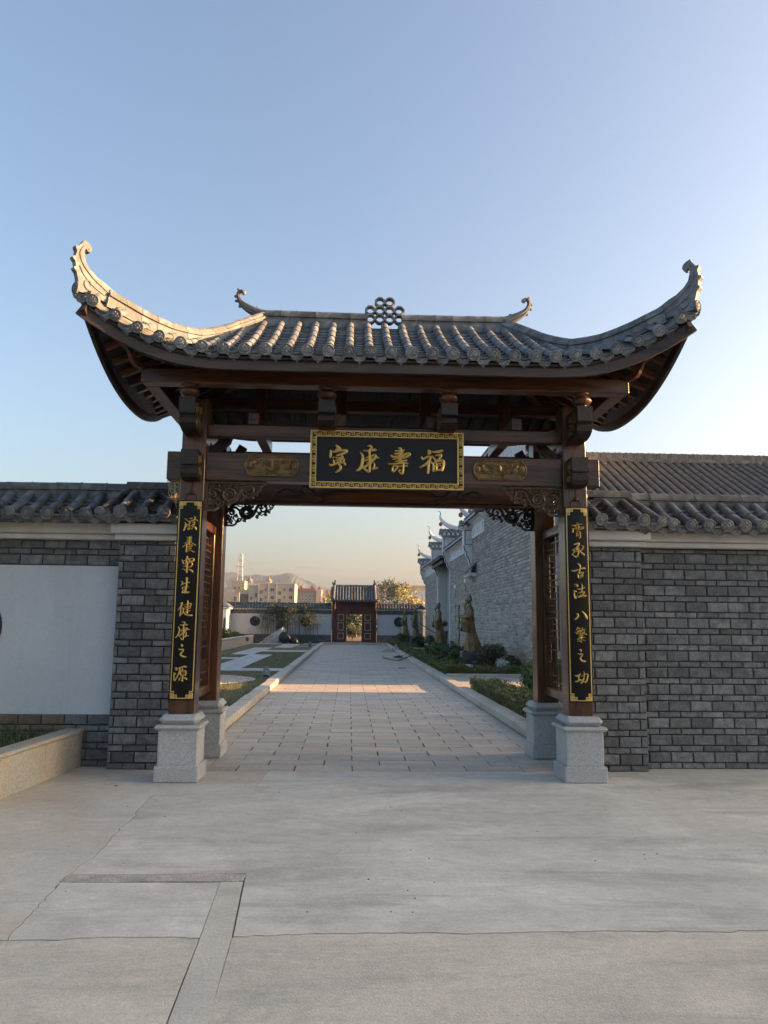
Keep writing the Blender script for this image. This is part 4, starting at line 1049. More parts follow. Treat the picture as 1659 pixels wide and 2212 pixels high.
for sx, key, lab in ((-1, 'left', 'tall narrow black board with gold characters hung on the post by the white-panelled wall'), (1, 'right', 'tall narrow black board with gold characters hung on the post by the all-brick wall')):
    x0, x1, z0, z1 = sx*PX-.1305, sx*PX+.1305, .793, 2.857
    cb = thing('couplet_board', lab, 'signboard', (sx*PX, .1, z0), 'couplet boards on the front posts')
    cy = lambda x: .094+.016*((x-sx*PX)/.13)**2          # gently bowed front
    b = MB(); xs = np.linspace(x0, x1, 13)
    b.prism([(x, cy(x)) for x in xs]+[(x1, .129), (x0, .129)], lambda a, c, d: V((a, c, d)), z0, z1)
    put('board', b, K['lacquer'], cb)
    b = MB(); e = .014; cq = .058
    def bar(u0, u1, v0, v1):
        n = 6 if u1-u0 > .03 else 1
        for k in range(n):
            p, q = u0+(u1-u0)*k/n, u0+(u1-u0)*(k+1)/n
            b.add([V((p, cy(p)-.0035, v0)), V((q, cy(q)-.0035, v0)), V((q, cy(q)-.0035, v1)), V((p, cy(p)-.0035, v1)), V((p, cy(p)+.002, v0)), V((q, cy(q)+.002, v0)), V((q, cy(q)+.002, v1)), V((p, cy(p)+.002, v1))],
                  [(0, 1, 2, 3), (0, 4, 5, 1), (1, 5, 6, 2), (2, 6, 7, 3), (3, 7, 4, 0)])
    t = .0048
    bar(x0+e, x0+e+2*t, z0+e+cq+.02, z1-e-cq-.02); bar(x1-e-2*t, x1-e, z0+e+cq+.02, z1-e-cq-.02)
    bar(x0+e+cq+.01, x1-e-cq-.01, z0+e, z0+e+2*t); bar(x0+e+cq+.01, x1-e-cq-.01, z1-e-2*t, z1-e)
    for hx_ in (0, 1):
        for hz in (0, 1):
            fx = lambda u: (x0+e+u) if hx_ == 0 else (x1-e-u)
            fz = lambda v: (z0+e+v) if hz == 0 else (z1-e-v)
            def L_(u0, v0, u1, v1):
                a, c, d, f = fx(u0), fx(u1), fz(v0), fz(v1)
                bar(min(a, c)-t, max(a, c)+t, min(d, f)-t, max(d, f)+t)
            for s4 in ((.005, .005, .055, .005), (.005, .005, .005, .055), (.02, .005, .02, .055), (.005, .02, .055, .02), (.036, .005, .036, .036), (.005, .036, .036, .036), (.055, .005, .055, .02), (.005, .055, .02, .055),
                       (.068, .005, .068, .036), (.036, .036, .068, .036), (.036, .036, .036, .072), (.005, .072, .036, .072)): L_(*s4)
    put('border', b, K['gold'], cb)
    for gcode in GLYPHS[key]:
        b = MB(); glyph(b, gcode, lambda x, z, h: V((x, cy(x)-h, z)), .012); put('character', b, K['gold'], cb)
    b = MB(); x = sx*PX; K.setdefault('iron', mat('black_iron', (.025, .024, .024), (.04, .03, .025), 20, .5, metal=.6))
    b.tube([(x-.05, .12, z1-.01), (x-.055, .112, z1+.045), (x-.045, .108, z1+.07), (x+.045, .108, z1+.07), (x+.055, .112, z1+.045), (x+.05, .12, z1-.01)], .0045, 6)
    b.ball((x, .105, z1+.085), (.022, .018, .025), 9, 6); b.tube([(x, .112, z1+.1), (x+.006, .120, z1+.22)], .004, 5)
    put('hanger', b, K['iron'], cb)
for x in (-.5, .5):
    b = MB(); b.box(x-.05, x+.05, .12, .16, 3.12, 3.3); put('cleat', b, K['wood_dark'], pl)
    b = MB(); b.box(x-.05, x+.05, .12, .18, 3.59, 3.632); put('cleat', b, K['wood_dark'], pl)
# ------------------------------------------------------------------ garden walls beside the gateway
BR = {}
def brick_variants(key, m, n=6):
    out = []
    for i in range(n):
        b = MB()
        j = lambda a: rng.normal()*a
        # worn face: chamfered front with uneven corners, in a unit box looking along -Y
        bk = [V((-.5, 0, -.5)), V((.5, 0, -.5)), V((.5, 0, .5)), V((-.5, 0, .5))]
        md = [V((-.5, -.65, -.5)), V((.5, -.65, -.5)), V((.5, -.65, .5)), V((-.5, -.65, .5))]
        fr = [V((-.475+j(.008), -1+j(.10), -.41+j(.03))), V((.475+j(.008), -1+j(.10), -.41+j(.03))), V((.475+j(.008), -1+j(.10), .41+j(.03))), V((-.475+j(.008), -1+j(.10), .41+j(.03)))]
        c = V((j(.12), -1.10+j(.1), j(.12)))
        b.add(bk+md+fr+[c], [(i2, (i2+1) % 4, 4+(i2+1) % 4, 4+i2) for i2 in range(4)]+[(4+i2, 4+(i2+1) % 4, 8+(i2+1) % 4, 8+i2) for i2 in range(4)]+[(8+i2, 8+(i2+1) % 4, 12) for i2 in range(4)])
        me = b.mesh('brick'); me.materials.append(K[m]); out.append(me)
    BR[key] = out
brick_variants('grey', 'brick'); brick_variants('mud', 'brick_mud')
TALL, THIN, JT = .106, .056, .0125
def courses(z0, z1, top_tall=None, start_thin=True):
    """alternating thick and thin courses from the ground up"""
    z = z0; thin = start_thin; out = []; k = 0
    while z < z1-.02:
        h = THIN if thin else TALL
        if z+h > z1-.004: h = z1-.004-z
        if h > .02: out.append((z+JT/2, h, k, thin))
        z += h+JT; thin = not thin; k += 1
    return out
def brick_field(parent, a0, a1, z0, z1, place, start_thin=True, L=.238, depth=.016, off=0.0, mud=None):
    """bricks along a from a0 to a1; place(a, z) gives the matrix of a unit brick there"""
    for (z, h, k, thin) in courses(z0, z1, start_thin=start_thin):
        a = a0-((k*.5) % 1)*(L+JT)-off*(L+JT)-rng.uniform(0, .02)
        while a < a1:
            p, q = max(a, a0), min(a+L, a1)
            if q-p > .03:
                kk = 'mud' if mud and mud((p+q)/2, z+h/2) else 'grey'
                me = BR[kk][rng.integers(6)]
                put('brick', me, None, parent, place((p+q)/2, z+h/2) @ Mx.Diagonal((q-p, depth*rng.uniform(.8, 1.25), h, 1)))
            a += L+JT
FRONT = lambda y: (lambda a, z: Mx.Translation(V((a, y, z))))
def SIDE(x, sg):                       # face looking along sg * X
    return lambda a, z: Mx.Translation(V((x, a, z))) @ Mx.Rotation(sg*math.pi/2, 4, 'Z')
def wall_roof(parent, x0, x1, yc, half, z_eave, z_ridge, key, spx=.21, hip=0, ridge_key=None, shift=0.0, rows_back=True):
    """small saddle roof along X; its front eave sits half a wall in front of yc"""
    rp_ = MB(); rp_.prism([(-half+.03, z_eave-.035), (0, z_ridge-.17), (half-.03, z_eave-.035), (half-.03, z_eave-.07), (-half+.03, z_eave-.07)], lambda a, c, d: V((d, yc+a, c)), x0, x1)
    rf = put('wall_roof', rp_, K['mortar_bed'], parent)
    back = MB(); n = int(round((x1-x0)/spx)); s = (x1-x0)/n
    def fr(x): return lambda t: V((x, yc-half+t*(half-.07), z_eave+(z_ridge-.16-z_eave)*(.75*t+.25*t*t)))
    def bk(x): return lambda t: V((x, yc+half-t*(half-.07), z_eave+(z_ridge-.16-z_eave)*(.75*t+.25*t*t)))
    for i in range(n+1):
        x = x0+i*s
        if i < n:
            lay_cover(fr(x+s/2), rf, key, seg=.26, r=1.14); lay_cover(bk(x+s/2), rf, key, back, seg=.5)
        lay_trough(fr(x), rf, key, step=.13, w=1.05); lay_trough(bk(x), rf, key, back, step=.3)
    put('rear_tiles', back, K[{'dark': 'tile_dark', 'warm': 'tile_warm', 'tile': 'tile'}[key]], rf, kind='stuff')
    m = MB(); m.sweep([V((0, 0, 0)), V((.97, 0, 0))], RP); m.sweep([V((.955, 0, 0)), V((1, 0, 0))], [(a*1.06, c*1.06) for a, c in RP])
    me = m.mesh('ridge_tile'); me.materials.append(K[{'dark': 'tile_dark', 'warm': 'tile_warm', 'tile': 'tile'}[key]])
    nr = max(1, int((x1-x0)/.27))
    for i in range(nr): put('ridge_tile', me, None, rf, T(x0+(x1-x0)*i/nr, yc, z_ridge-.11+rng.normal()*.002, ((x1-x0)/nr, 1, 1)))
    return rf
def garden_wall(sg, label):
    lw = sg < 0
    Y = .87 if lw else .80; YP = .70 if lw else .63; yb = 1.2
    xi, xp, xo = sg*2.335, sg*2.955, sg*7.5
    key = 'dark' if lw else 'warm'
    o = thing('garden_wall', label, 'wall', (sg*4.5, 1.0, 0))
    lo, hi = min(xp, xo), max(xp, xo)
    b = MB(); b.box(lo, hi, Y+.004, yb, 0, 2.62); put('wall_core', b, K['mortar'], o)
    pl_, ph = min(xi, xp), max(xi, xp)
    b = MB(); b.box(pl_, ph, YP+.004, yb+.12, 0, 2.62); pier = put('pier', b, K['mortar'], o)
    # pier bricks: face to the forecourt and the jamb to the gateway
    brick_field(pier, pl_, ph, 0, 2.475, FRONT(YP), start_thin=True, off=.25)
    brick_field(pier, YP-.004, yb+.12, 0, 2.475, SIDE(xi, -sg), start_thin=True, off=.6)
    if lw:
        mud = lambda a, z: a < -3.36-.25*max(0, z-.35)+rng.normal()*.05 and z < .56
        brick_field(o, -4.6, hi, 0, .555, FRONT(Y), start_thin=True, mud=mud)
        brick_field(o, -4.6, hi, 2.205, 2.49, FRONT(Y), start_thin=False)
        b = MB(); b.box(lo, hi, Y-.012, Y+.004, .557, 2.20); put('plaster_panel', b, K['plaster'], o)
        # painted roundel at the picture edge
        m = MB(); cx, cz, yy = -4.655, 1.50, Y-.0145
        def ring(r0, r1):
            m.loft([[V((cx+r*math.cos(q), d, cz+r*math.sin(q))) for q in np.linspace(0, 6.2832, 48, endpoint=False)] for r, d in ((r0, yy), (r0, yy-.006), (r1, yy-.006), (r1, yy))], cap=False)
        ring(.405, .375); ring(.352, .335)
        for k in range(16):
            q = 2*math.pi*k/16
            for dq, r0, r1 in ((0, .30, .335), (.06, .26, .31), (-.07, .22, .28)):
                M_ = Mx.Translation(V((cx, yy-.003, cz))) @ Mx.Rotation(-(q+dq), 4, 'Y')
                m.box(r0, r1, -.003, .003, -.012, .012, M_); m.box(r0-.01, r0+.012, -.0035, .0035, -.045, .045, M_)
        ring(.205, .175)
        put('roundel', m, K['ink'], o)
    else:
        brick_field(o, lo, 4.95, 0, 2.475, FRONT(Y), start_thin=True, off=.1)
    # moulded render band under the eaves
    for name, a0, a1, yy, z0, z1 in (('cornice', lo, hi, Y-.18, 2.556, 2.69), ('cornice_step', lo, hi, Y-.12, 2.492, 2.556), ('cornice', pl_, ph, YP-.17, 2.545, 2.66), ('cornice_step', pl_, ph, YP-.10, 2.478, 2.545)):
        in_ = .07 if 'step' in name else .15
        if a0 == pl_:
            if lw: a1 += .05 if 'step' in name else .10; a0 -= .04 if 'step' in name else .07
            else: a0 -= .05 if 'step' in name else .10; a1 += .04 if 'step' in name else .07
        b = MB(); b.bbox(a0, a1, yy, yb+(Y-yy), z0, z1, .012); put(name, b, K['cornice'], o)
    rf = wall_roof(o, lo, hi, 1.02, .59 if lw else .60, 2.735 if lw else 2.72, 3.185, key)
    # pier roof, a little further forward, with one slanting corner row and rows turning to the gateway
    pr = MB(); zE = 2.745 if lw else 2.735
    px0, px1 = (pl_-.05, ph+.04) if lw else (pl_-.04, ph+.05)
    yE = YP-.30; ye2 = 1.02
    pr.prism([(yE+.03, zE-.035), (ye2, 3.0), (ye2+.75, zE-.035), (ye2+.75, zE-.07), (yE+.03, zE-.07)], lambda a, c, d: V((d, a, c)), px0, px1)
    p_ = put('wall_roof', pr, K['mortar_bed'], o)
    n = 3
    for i in range(n):
        x = px0+(px1-px0)*(i+.5)/n
        f = lambda t: V((x, yE+t*(ye2-.08-yE), zE+.02+.29*t))
        lay_cover(f, p_, key, seg=.3, r=1.14)
    for i in range(n+1):
        x = px0+(px1-px0)*i/n
        lay_trough(lambda t: V((x, yE+t*(ye2-.08-yE), zE+.0+.29*t)), p_, key, step=.14)
    xo2 = px0 if lw else px1
    lay_cover(lambda t: V((xo2+sg*(.10-.10*t), yE+.02+t*(ye2-.1-yE), zE+.01+.31*t)), p_, key)
    xg = px1 if lw else px0
    lay_cover(lambda t: V((xg-sg*(.10-.12*t), yE+.05+t*(ye2-.15-yE), zE+.01+.32*t)), p_, key)
    for dy in (-.32, -.10, .14):
        lay_cover(lambda t: V((xg-sg*(.16-.40*t), ye2+dy*.9, zE-.02+.30*t-.0)), p_, key, seg=.25)
    m = MB(); m.sweep([V((px0, ye2, 3.10)), V((px1, ye2, 3.10))], RP); put('ridge_tile', m, K['tile_dark' if lw else 'tile_warm'], p_)
    M = frame((xg, ye2, 3.11), (-sg, 0, 0), (0, 0, 1))
    if lw:
        finial([(-.08, .0, .14), (.0, .02, .13), (.06, .07, .10), (.10, .15, .075), (.125, .22, .06), (.12, .28, .05), (.09, .30, .045)], M, p_, .06)
        m = MB(); m.ball((xg+.12, ye2, 3.09), (.04, .04, .045), 9, 6); put('ridge_end', m, K['tile_dark'], p_)
    else:
        finial([(-.25, .03, .16), (-.12, .03, .16), (.0, .07, .15), (.09, .14, .12)], M, p_, .12)
    return o, rf
garden_wall(-1, 'grey brick wall with a white plaster panel, dark tiled coping and low granite planter at its foot')
garden_wall(1, 'plain grey brick wall without plaster, with tiled coping, in front of the long tiled roof')
# bundle of twine thrown over the ridge end of the panelled wall
K['twine'] = mat('straw_twine', (.52, .40, .24), (.42, .30, .17), 30, .8)
b = MB()
for i in range(26):
    a = rng.normal(size=3)
    p = [V((-2.46+.03*a[0], .98+.03*a[1], 3.22+.02*a[2])), V((-2.40+.05*rng.normal(), .82+.05*rng.normal(), 3.16+.06*rng.normal())), V((-2.34+.06*rng.normal(), .66+.05*rng.normal(), 3.02+.04*rng.normal())), V((-2.24+.07*rng.normal(), .52+.05*rng.normal(), 2.90+.04*rng.normal()))]
    b.tube([V(q) for q in smoothline(p, 4)], .0035, 4)
for i in range(9):
    b.tube([V((-2.44+.07*math.cos(q)*rng.uniform(.6, 1.1), .95+.08*math.sin(q), 3.20+.10*math.sin(q+i))) for q in np.linspace(0, 6, 12)], .0035, 4)
put('twine_bundle', b, K['twine'], label='loose bundle of pale straw twine thrown over the coping end beside the gate post', cat='twine')
# small white camera lamp on the brick wall's coping
K['white_metal'] = mat('white_metal', (.7, .7, .7), rough=.4)
cam_t = thing('security_camera', 'small white box camera on a short arm behind the post by the all-brick wall', 'camera', (2.33, .9, 3.0))
b = MB(); b.bbox(2.25, 2.36, .62, .80, 3.04, 3.10, .012); put('housing', b, K['white_metal'], cam_t)
b = MB(); b.tube([(2.31, .78, 3.05), (2.36, .9, 2.98), (2.40, 1.0, 2.92)], .015, 6); put('arm', b, K['white_metal'], cam_t)
# planter at the foot of the panelled wall
plr = thing('planter', 'low pale granite planter wall running out from the white-panelled wall', 'planter', (-3.4, 0, 0))
dr = V((-.156, -1.605, 0)).normalized(); ang = math.atan2(dr.x, -dr.y)
M = Mx.Translation(V((-3.285, .86, 0))) @ Mx.Rotation(-math.atan2(.156, 1.605), 4, 'Z')
for i in range(4):
    b = MB(); b.bbox(-.16, 0, -(i+1)*.82+.004, -i*.82, 0, .36, .006, M); put('facing_slab', b, K['granite_warm'], plr)
    b = MB(); b.bbox(-.20, .02, -(i+1)*.82+.003, -i*.82, .362, .405, .012, M); put('coping', b, K['granite_warm'], plr)
b = MB(); b.box(-3.2, -.17, -3.3, .0, 0, .30, M); put('soil', b, K['bed'], plr)
K['liriope'] = mat('dark_grass_blade', (.055, .085, .03), (.035, .06, .022), 3, .55, var=.35)
P = np.stack([rng.uniform(-1.6, -.2, 1500), rng.uniform(-2.4, -.03, 1500), np.full(1500, .29)], 1)
P = np.array([(M @ V(p))[:] for p in P])
put('grass', blade_mesh('grass', P, .27, .014, 1.25, 4), K['liriope'], kind='stuff', label='dark green strappy border grass growing in the granite planter', cat='grass')
# ------------------------------------------------------------------ the brick hall along the right side of the path
K['hall_brick'] = mat('pale_hall_brick', (.37, .35, .325), (.265, .255, .245), 12, .85, .5, 40, var=.30, c3=(.38, .30, .235), scale3=1.2, amt3=.35, stretch=(1, 2.5, .6))
K['hall_brick_low'] = mat('earth_stained_brick', (.36, .265, .19), (.27, .205, .155), 10, .9, .5, 40, var=.22, stretch=(1, 2.5, .6))
K['hall_mortar'] = mat('pale_mortar', (.56, .55, .525), (.50, .49, .465), 10, .9)
K['limewash'] = mat('white_limewash', (.70, .71, .72), (.63, .64, .655), 2.5, .85, .1, 30, c3=(.55, .56, .57), scale3=1.6, amt3=.35)
K['grey_render'] = mat('grey_render', (.27, .285, .30), (.235, .245, .26), 1.5, .85, .1, 30)
K['clay'] = mat('rust_clay', (.36, .15, .07), (.25, .11, .06), 20, .7)
FX = 5.0
hall = thing('brick_hall', 'long pale brick hall with white stepped gable walls along the path behind the statues', 'hall', (10, 30, 0))
core = MB()
core.box(FX+.02, 6.3, 14.0, 22.0, 0, 7.6); core.box(FX+.02, 14, 22.0, 25.3, 0, 5.9); core.box(FX+.02, 14, 25.3, 32.75, 0, 5.3)
core.box(FX+.55, 14, 32.75, 38.1, 0, 5.2); core.box(FX+.02, 14, 38.1, 45.9, 0, 5.3)
core = put('wall', core, K['hall_mortar'], hall)
ft = MB(); ft.bbox(FX-.16, FX+.1, 13.9, 32.6, 0, .36, .02); put('footing', ft, K['granite_warm'], hall)
hb = []
for i in range(6):
    b = MB(); j = lambda a: rng.normal()*a
    b.add([V((.02, -.5, -.5)), V((.02, .5, -.5)), V((.02, .5, .5)), V((.02, -.5, .5)), V((-.012+j(.003), -.48, -.46)), V((-.012+j(.003), .48, -.46+j(.03))), V((-.012+j(.003), .48, .46)), V((-.012+j(.003), -.48, .46+j(.03)))],
          [(k, (k+1) % 4, 4+(k+1) % 4, 4+k) for k in range(4)]+[(4, 5, 6, 7)])
    me = b.mesh('brick'); me.materials.append(K['hall_brick']); hb.append(me)
hl = hb[0].copy(); hl.materials.clear(); hl.materials.append(K['hall_brick_low'])
near, far, low_ = 0, MB(), MB()
for (y0, y1, z1) in ((14.0, 22.0, 6.1), (22.0, 25.2, 5.25), (25.2, 32.6, 4.82), (38.3, 45.8, 4.76)):
    z, r = .36 if y0 < 33 else 0, 0
    while z < z1-.05:
        y = y0-(.2 if r % 2 else 0)-rng.uniform(0, .08)
        h = min(.112, z1-z)
        while y < y1:
            L_ = rng.uniform(.34, .42); p, q = max(y, y0), min(y+L_, y1)
            if q-p > .06:
                lo = z < .75+.12*rng.normal()
                M = Mx.Translation(V((FX, (p+q)/2, z+h/2+rng.normal()*.004))) @ Mx.Diagonal((1, q-p-.02, h-.016, 1))
                if 15.2 < (p+q)/2 < 19.6 and z < 3.6 and near < 292:
                    put('brick', hl if lo else hb[near % 6], None, core, M); near += 1
                else:
                    (low_ if lo else far).add([M @ v.co for v in hb[r % 6].vertices], [tuple(pp.vertices) for pp in hb[r % 6].polygons])
            y += L_+.012
        z += .118; r += 1
put('far_bricks', far, K['hall_brick'], core, kind='stuff'); put('low_bricks', low_, K['hall_brick_low'], core, kind='stuff')
def eave(y0, y1, z, zf, name='eave'):
    """white painted frieze, moulded cornice and tiled edge over one bay of the facade"""
    b = MB(); b.box(FX-.03, FX+.02, y0, y1, zf, z-.25); fr = put('frieze', b, K['limewash'], hall)
    m = MB(); m.box(FX-.035, FX-.028, y0, y1, zf, zf+.02); m.box(FX-.035, FX-.028, y0, y1, z-.28, z-.26)
    n = int((y1-y0)/.95)
    for i in range(n):
        ya = y0+(i+.15)*(y1-y0)/n; L_ = (y1-y0)/n*.7; h = z-zf-.4
        m.box(FX-.0345, FX-.0285, y0+(y1-y0)*i/n-.008, y0+(y1-y0)*i/n+.008, zf, z-.26)
        for k in range(3):
            pts = [(ya+L_*rng.uniform(0, 1), zf+.08+h*rng.uniform(0, 1)) for _ in range(3)]
            m.tube([V((FX-.032, a, c)) for a, c in smoothline(pts, 4)], .008, 4)
    put('ink_painting', m, K.setdefault('ink_pale', mat('ink_wash', (.30, .32, .35), (.42, .44, .46), 9, .8)), fr)
    b = MB()
    for i, (o, za, zb) in enumerate(((.06, z-.26, z-.19), (.13, z-.19, z-.12), (.22, z-.12, z-.04))): b.box(FX-o, FX+.05, y0, y1, za, zb)
    put('cornice', b, K['limewash'], hall)
    t = MB(); t.add([V((FX-.36, y0, z)), V((FX-.36, y1, z)), V((FX+1.6, y1, z+.75)), V((FX+1.6, y0, z+.75)), V((FX-.36, y0, z-.05)), V((FX-.36, y1, z-.05)), V((FX+1.6, y1, z+.70)), V((FX+1.6, y0, z+.70))],
                    [(0, 1, 2, 3), (4, 5, 6, 7), (0, 1, 5, 4), (1, 2, 6, 5), (2, 3, 7, 6), (3, 0, 4, 7)])
    e = put(name, t, K['tile_dark'], hall)
    for i in range(int((y1-y0)/.21)):
        y = y0+.1+i*.21
        c = MB(); c.tube([V((FX-.40, y, z+.02)), V((FX+.3, y, z+.29))], .055, 8); put('cover_tile', c, K['tile'], e)
        if i % 1 == 0:
            c = MB(); c.tube([V((FX-.385, y+.105, z-.055)), V((FX-.365, y+.105, z-.055))], .05, 8); put('tile_end', c, K['limewash'], e)
eave(14.0, 22.0, 7.9, 6.15); eave(22.0, 25.1, 6.07, 5.25); eave(25.5, 32.6, 5.50, 4.83); eave(38.6, 45.8, 5.45, 4.77)
for (y0, y1, z) in ((22.0, 25.1, 6.07), (25.5, 38.4, 5.50), (38.6, 45.8, 5.45)):
    b = MB(); b.prism([(FX+1.5, z+.62), (9.5, z+2.3), (14.4, z-.1), (14.4, z-.2), (9.5, z+2.15), (FX+1.5, z+.50)], lambda a, c, d: V((a, d, c)), y0, y1); put('hall_roof', b, K['tile_dark'], hall)
b = MB(); b.box(FX+1.25, FX+1.45, 14, 22, 7.6, 9.2); put('parapet', b, K['limewash'], hall)  # wall strip added to keep low sun off the tall bay's eave
# recessed porch
b = MB(); b.box(FX+.5, FX+.54, 32.9, 38.2, 0, 5.1); put('porch_wall', b, K['grey_render'], hall)
b = MB(); b.box(FX-.2, FX+.6, 32.8, 38.3, 5.0, 5.12); b.sweep([V((FX-.3, 32.8, 4.95)), V((FX-.3, 38.3, 4.95))], [(-.06, -.1), (.06, -.1), (.06, .1), (-.06, .1)]); put('porch_lintel', b, K['wood_dark'], hall)
t = MB(); t.add([V((FX-.55, 32.75, 5.10)), V((FX-.55, 38.35, 5.10)), V((FX+1.2, 38.35, 5.85)), V((FX+1.2, 32.75, 5.85)), V((FX-.55, 32.75, 5.03)), V((FX-.55, 38.35, 5.03)), V((FX+1.2, 38.35, 5.78)), V((FX+1.2, 32.75, 5.78))],
                [(0, 1, 2, 3), (4, 5, 6, 7), (0, 1, 5, 4), (1, 2, 6, 5), (2, 3, 7, 6), (3, 0, 4, 7)])
pe = put('porch_roof', t, K['tile_dark'], hall)
for i in range(26):
    c = MB(); y = 32.85+i*.212; c.tube([V((FX-.6, y, 5.13)), V((FX+.6, y, 5.64))], .055, 7); put('cover_tile', c, K['tile'], pe)
for y in (32.66, 38.35):
    b = MB(); b.box(FX-.03, FX+.5, y-.06, y+.06, 0, 4.5); put('white_edge', b, K['limewash'], hall)
# stepped gable walls standing across the hall
def gable(y, x0, x1, zb, zt, th=.42):
    """white painted gable tier with corbelled foot, tiled cap and upturned horn towards the path"""
    o = MB()
    o.box(x0, x1, y-th/2, y+th/2, zb+.95, zt)
    prof = [(x0, zb+.95), (x0+.04, zb+.75), (x0+.12, zb+.66), (x0+.12, zb+.5), (x0+.22, zb+.38), (x0+.26, zb+.2), (FX-.04, zb+.08), (FX+.05, zb), (FX+.4, zb), (FX+.4, zb+.95)]
    o.prism(prof, lambda a, c, d: V((a, d, c)), y-th/2+.001, y+th/2-.001)
    g_ = put('gable_wall', o, K['limewash'], hall)
    m = MB(); yy = y-th/2-.004
    m.tube([V((a, yy, c)) for a, c in prof[:8]], .02, 5)
    for (a, c, d, e) in ((x0+.05, x1, zt-.06, zt-.03), (x0+.05, x0+.08, zb+1.0, zt-.06), (min(x0+.95, x1-.05), min(x0+.98, x1-.02), zb+.3, zt-.06), (x0+.05, min(x0+.95, x1), zb+1.0, zb+1.03)):
        m.box(a, c, yy-.004, yy+.004, d, e)
    put('border_line', m, K['ink'], g_)
    m = MB()
    for k in range(9):
        cx, cz = rng.uniform(x0+.2, min(x1-.1, x0+1.2)), rng.uniform(zb+1.1, zt-.2)
        pts = [(cx+rng.normal()*.16, cz+rng.normal()*.13) for _ in range(4)]
        m.tube([V((a, yy, c)) for a, c in smoothline(pts, 4)], .012, 4)
    m.tube([V((x0+.5+.08*math.sin(q*2.2), yy, zb+.35+.07*q)) for q in np.linspace(0, 8, 20)], .014, 4)
    put('ink_painting', m, K['ink_pale'], g_)
    c = MB()
    c.box(x0-.06, x1, y-th/2-.05, y+th/2+.05, zt, zt+.08); c.box(x0-.12, x1, y-th/2-.12, y+th/2+.12, zt+.08, zt+.15)
    put('cornice', c, K['limewash'], hall)
    r = MB(); r.prism([(-th/2-.26, zt+.15), (0, zt+.42), (th/2+.26, zt+.15)], lambda a, cc, d: V((d, y+a, cc)), x0-.16, x1)
    cap = put('gable_cap', r, K['tile_dark'], hall)
    n = int((x1-x0)/.24)
    for i in range(n):
        x = x0-.08+i*.24
        q = MB(); q.tube([V((x, y-th/2-.29, zt+.13)), V((x, y-.04, zt+.41))], .05, 6); put('cover_tile', q, K['tile'], cap)
        q = MB(); q.box(x+.06, x+.18, y-th/2-.285, y-th/2-.265, zt+.04, zt+.155); put('drip_tile', q, K['limewash'], cap)
    line = [(x1, zt+.44), (x0+1.2, zt+.46), (x0+.5, zt+.56), (x0+.1, zt+.78), (x0-.08, zt+1.0), (x0-.12, zt+1.18)]
    pts = [V((a, y, cc)) for a, cc in smoothline(line, 4)]
    q = MB(); q.sweep(pts, [(-.10, -.14), (.10, -.14), (.10, .02), (.06, .09), (-.06, .09), (-.10, .02)], scale=[1.0-.72*max(0, (i/len(pts)-.45)/.55) for i in range(len(pts))]); put('white_ridge', q, K['limewash'], cap)
    q = MB(); q.tube([V((a, y, cc)) for a, cc in smoothline([(x0-.12, zt+1.15), (x0-.10, zt+1.28), (x0-.17, zt+1.38), (x0-.26, zt+1.37)], 4)], [.03, .03, .028, .026, .024, .022, .02, .02, .018, .016, .014, .012, .012], 6); put('horn', q, K['tile_dark'], cap)
    q = MB(); q.ball((x0-.10, y, zt+.68), (.10, .10, .12), 9, 6); put('clay_pot', q, K['clay'], cap)
gable(25.3, 4.62, 7.6, 4.03, 5.70); gable(25.3, 6.4, 9.0, 5.2, 7.0)
gable(32.6, 4.60, 7.6, 4.42, 6.22); gable(32.6, 6.2, 9.0, 5.5, 7.4)
gable(38.35, 4.62, 7.6, 4.38, 6.12); gable(45.75, 4.62, 7.6, 4.22, 5.72)
gable(18.0, 5.9, 6.9, 6.6, 8.6)
# small bracketed canopy on the brickwork
b = MB(); b.prism([(FX, 3.55), (FX-.30, 3.62), (FX-.30, 3.72), (FX, 3.72)], lambda a, c, d: V((a, d, c)), 24.0, 25.3); cpy = put('canopy', b, K['limewash'], hall)
b = MB(); b.prism([(FX, 4.12), (FX-.45, 3.72), (FX-.45, 3.76), (FX, 4.2)], lambda a, c, d: V((a, d, c)), 23.9, 25.4); put('canopy_tiles', b, K['tile_dark'], cpy)
for i in range(6):
    q = MB(); q.box(FX-.36, FX-.30, 24.05+i*.22, 24.17+i*.22, 3.58, 3.72); put('dentil', q, K['limewash'], cpy)
# white wall tablets and slotted drain strips
for (y, z) in ((27.2, 3.55), (30.6, 3.45)):
    b = MB(); b.box(FX-.03, FX, y-.28, y+.28, z-.09, z+.09); put('tablet', b, K['limewash'], hall)
    for k in range(3):
        b = MB(); b.box(FX-.022, FX, y-.33, y-.17, z-.55-k*.62, z-.22-k*.62); put('slot', b, K['ink'], hall)
# ------------------------------------------------------------------ long-roofed wing beside the hall
wing = thing('tiled_wing', 'low wing whose long slope of small grey tiles rises behind the plain brick wall', 'building', (11, 15, 0))
b = MB(); b.box(5.7, 22, 12.02, 18.0, 0, 4.85); put('wall', b, K['grey_render'], wing)
E0, E1, R0_, R1_ = 11.80, 4.82, 15.3, 6.80
b = MB(); b.prism([(E0, E1-.06), (R0_, R1_-.06), (18.4, E1-.06), (18.4, E1-.14), (R0_, R1_-.14), (E0, E1-.14)], lambda a, c, d: V((d, a, c)), 5.35, 22)
wr = put('wing_roof', b, K['tile_dark'], wing)
ln = math.hypot(R0_-E0, R1_-E1); SL = V((0, R0_-E0, R1_-E1)).normalized(); NS = 7
q = MB()
for i in range(9):
    x0, x1 = i/9, (i+1)/9+.01
    vs = [V((xx, rr*math.cos(math.pi*k/6), rr*math.sin(math.pi*k/6))) for xx, rr in ((x0, .075), (x1, .062)) for k in range(7)]
    q.add(vs, [(k, k+7, k+8, k+1) for k in range(6)]+[tuple(range(7))])
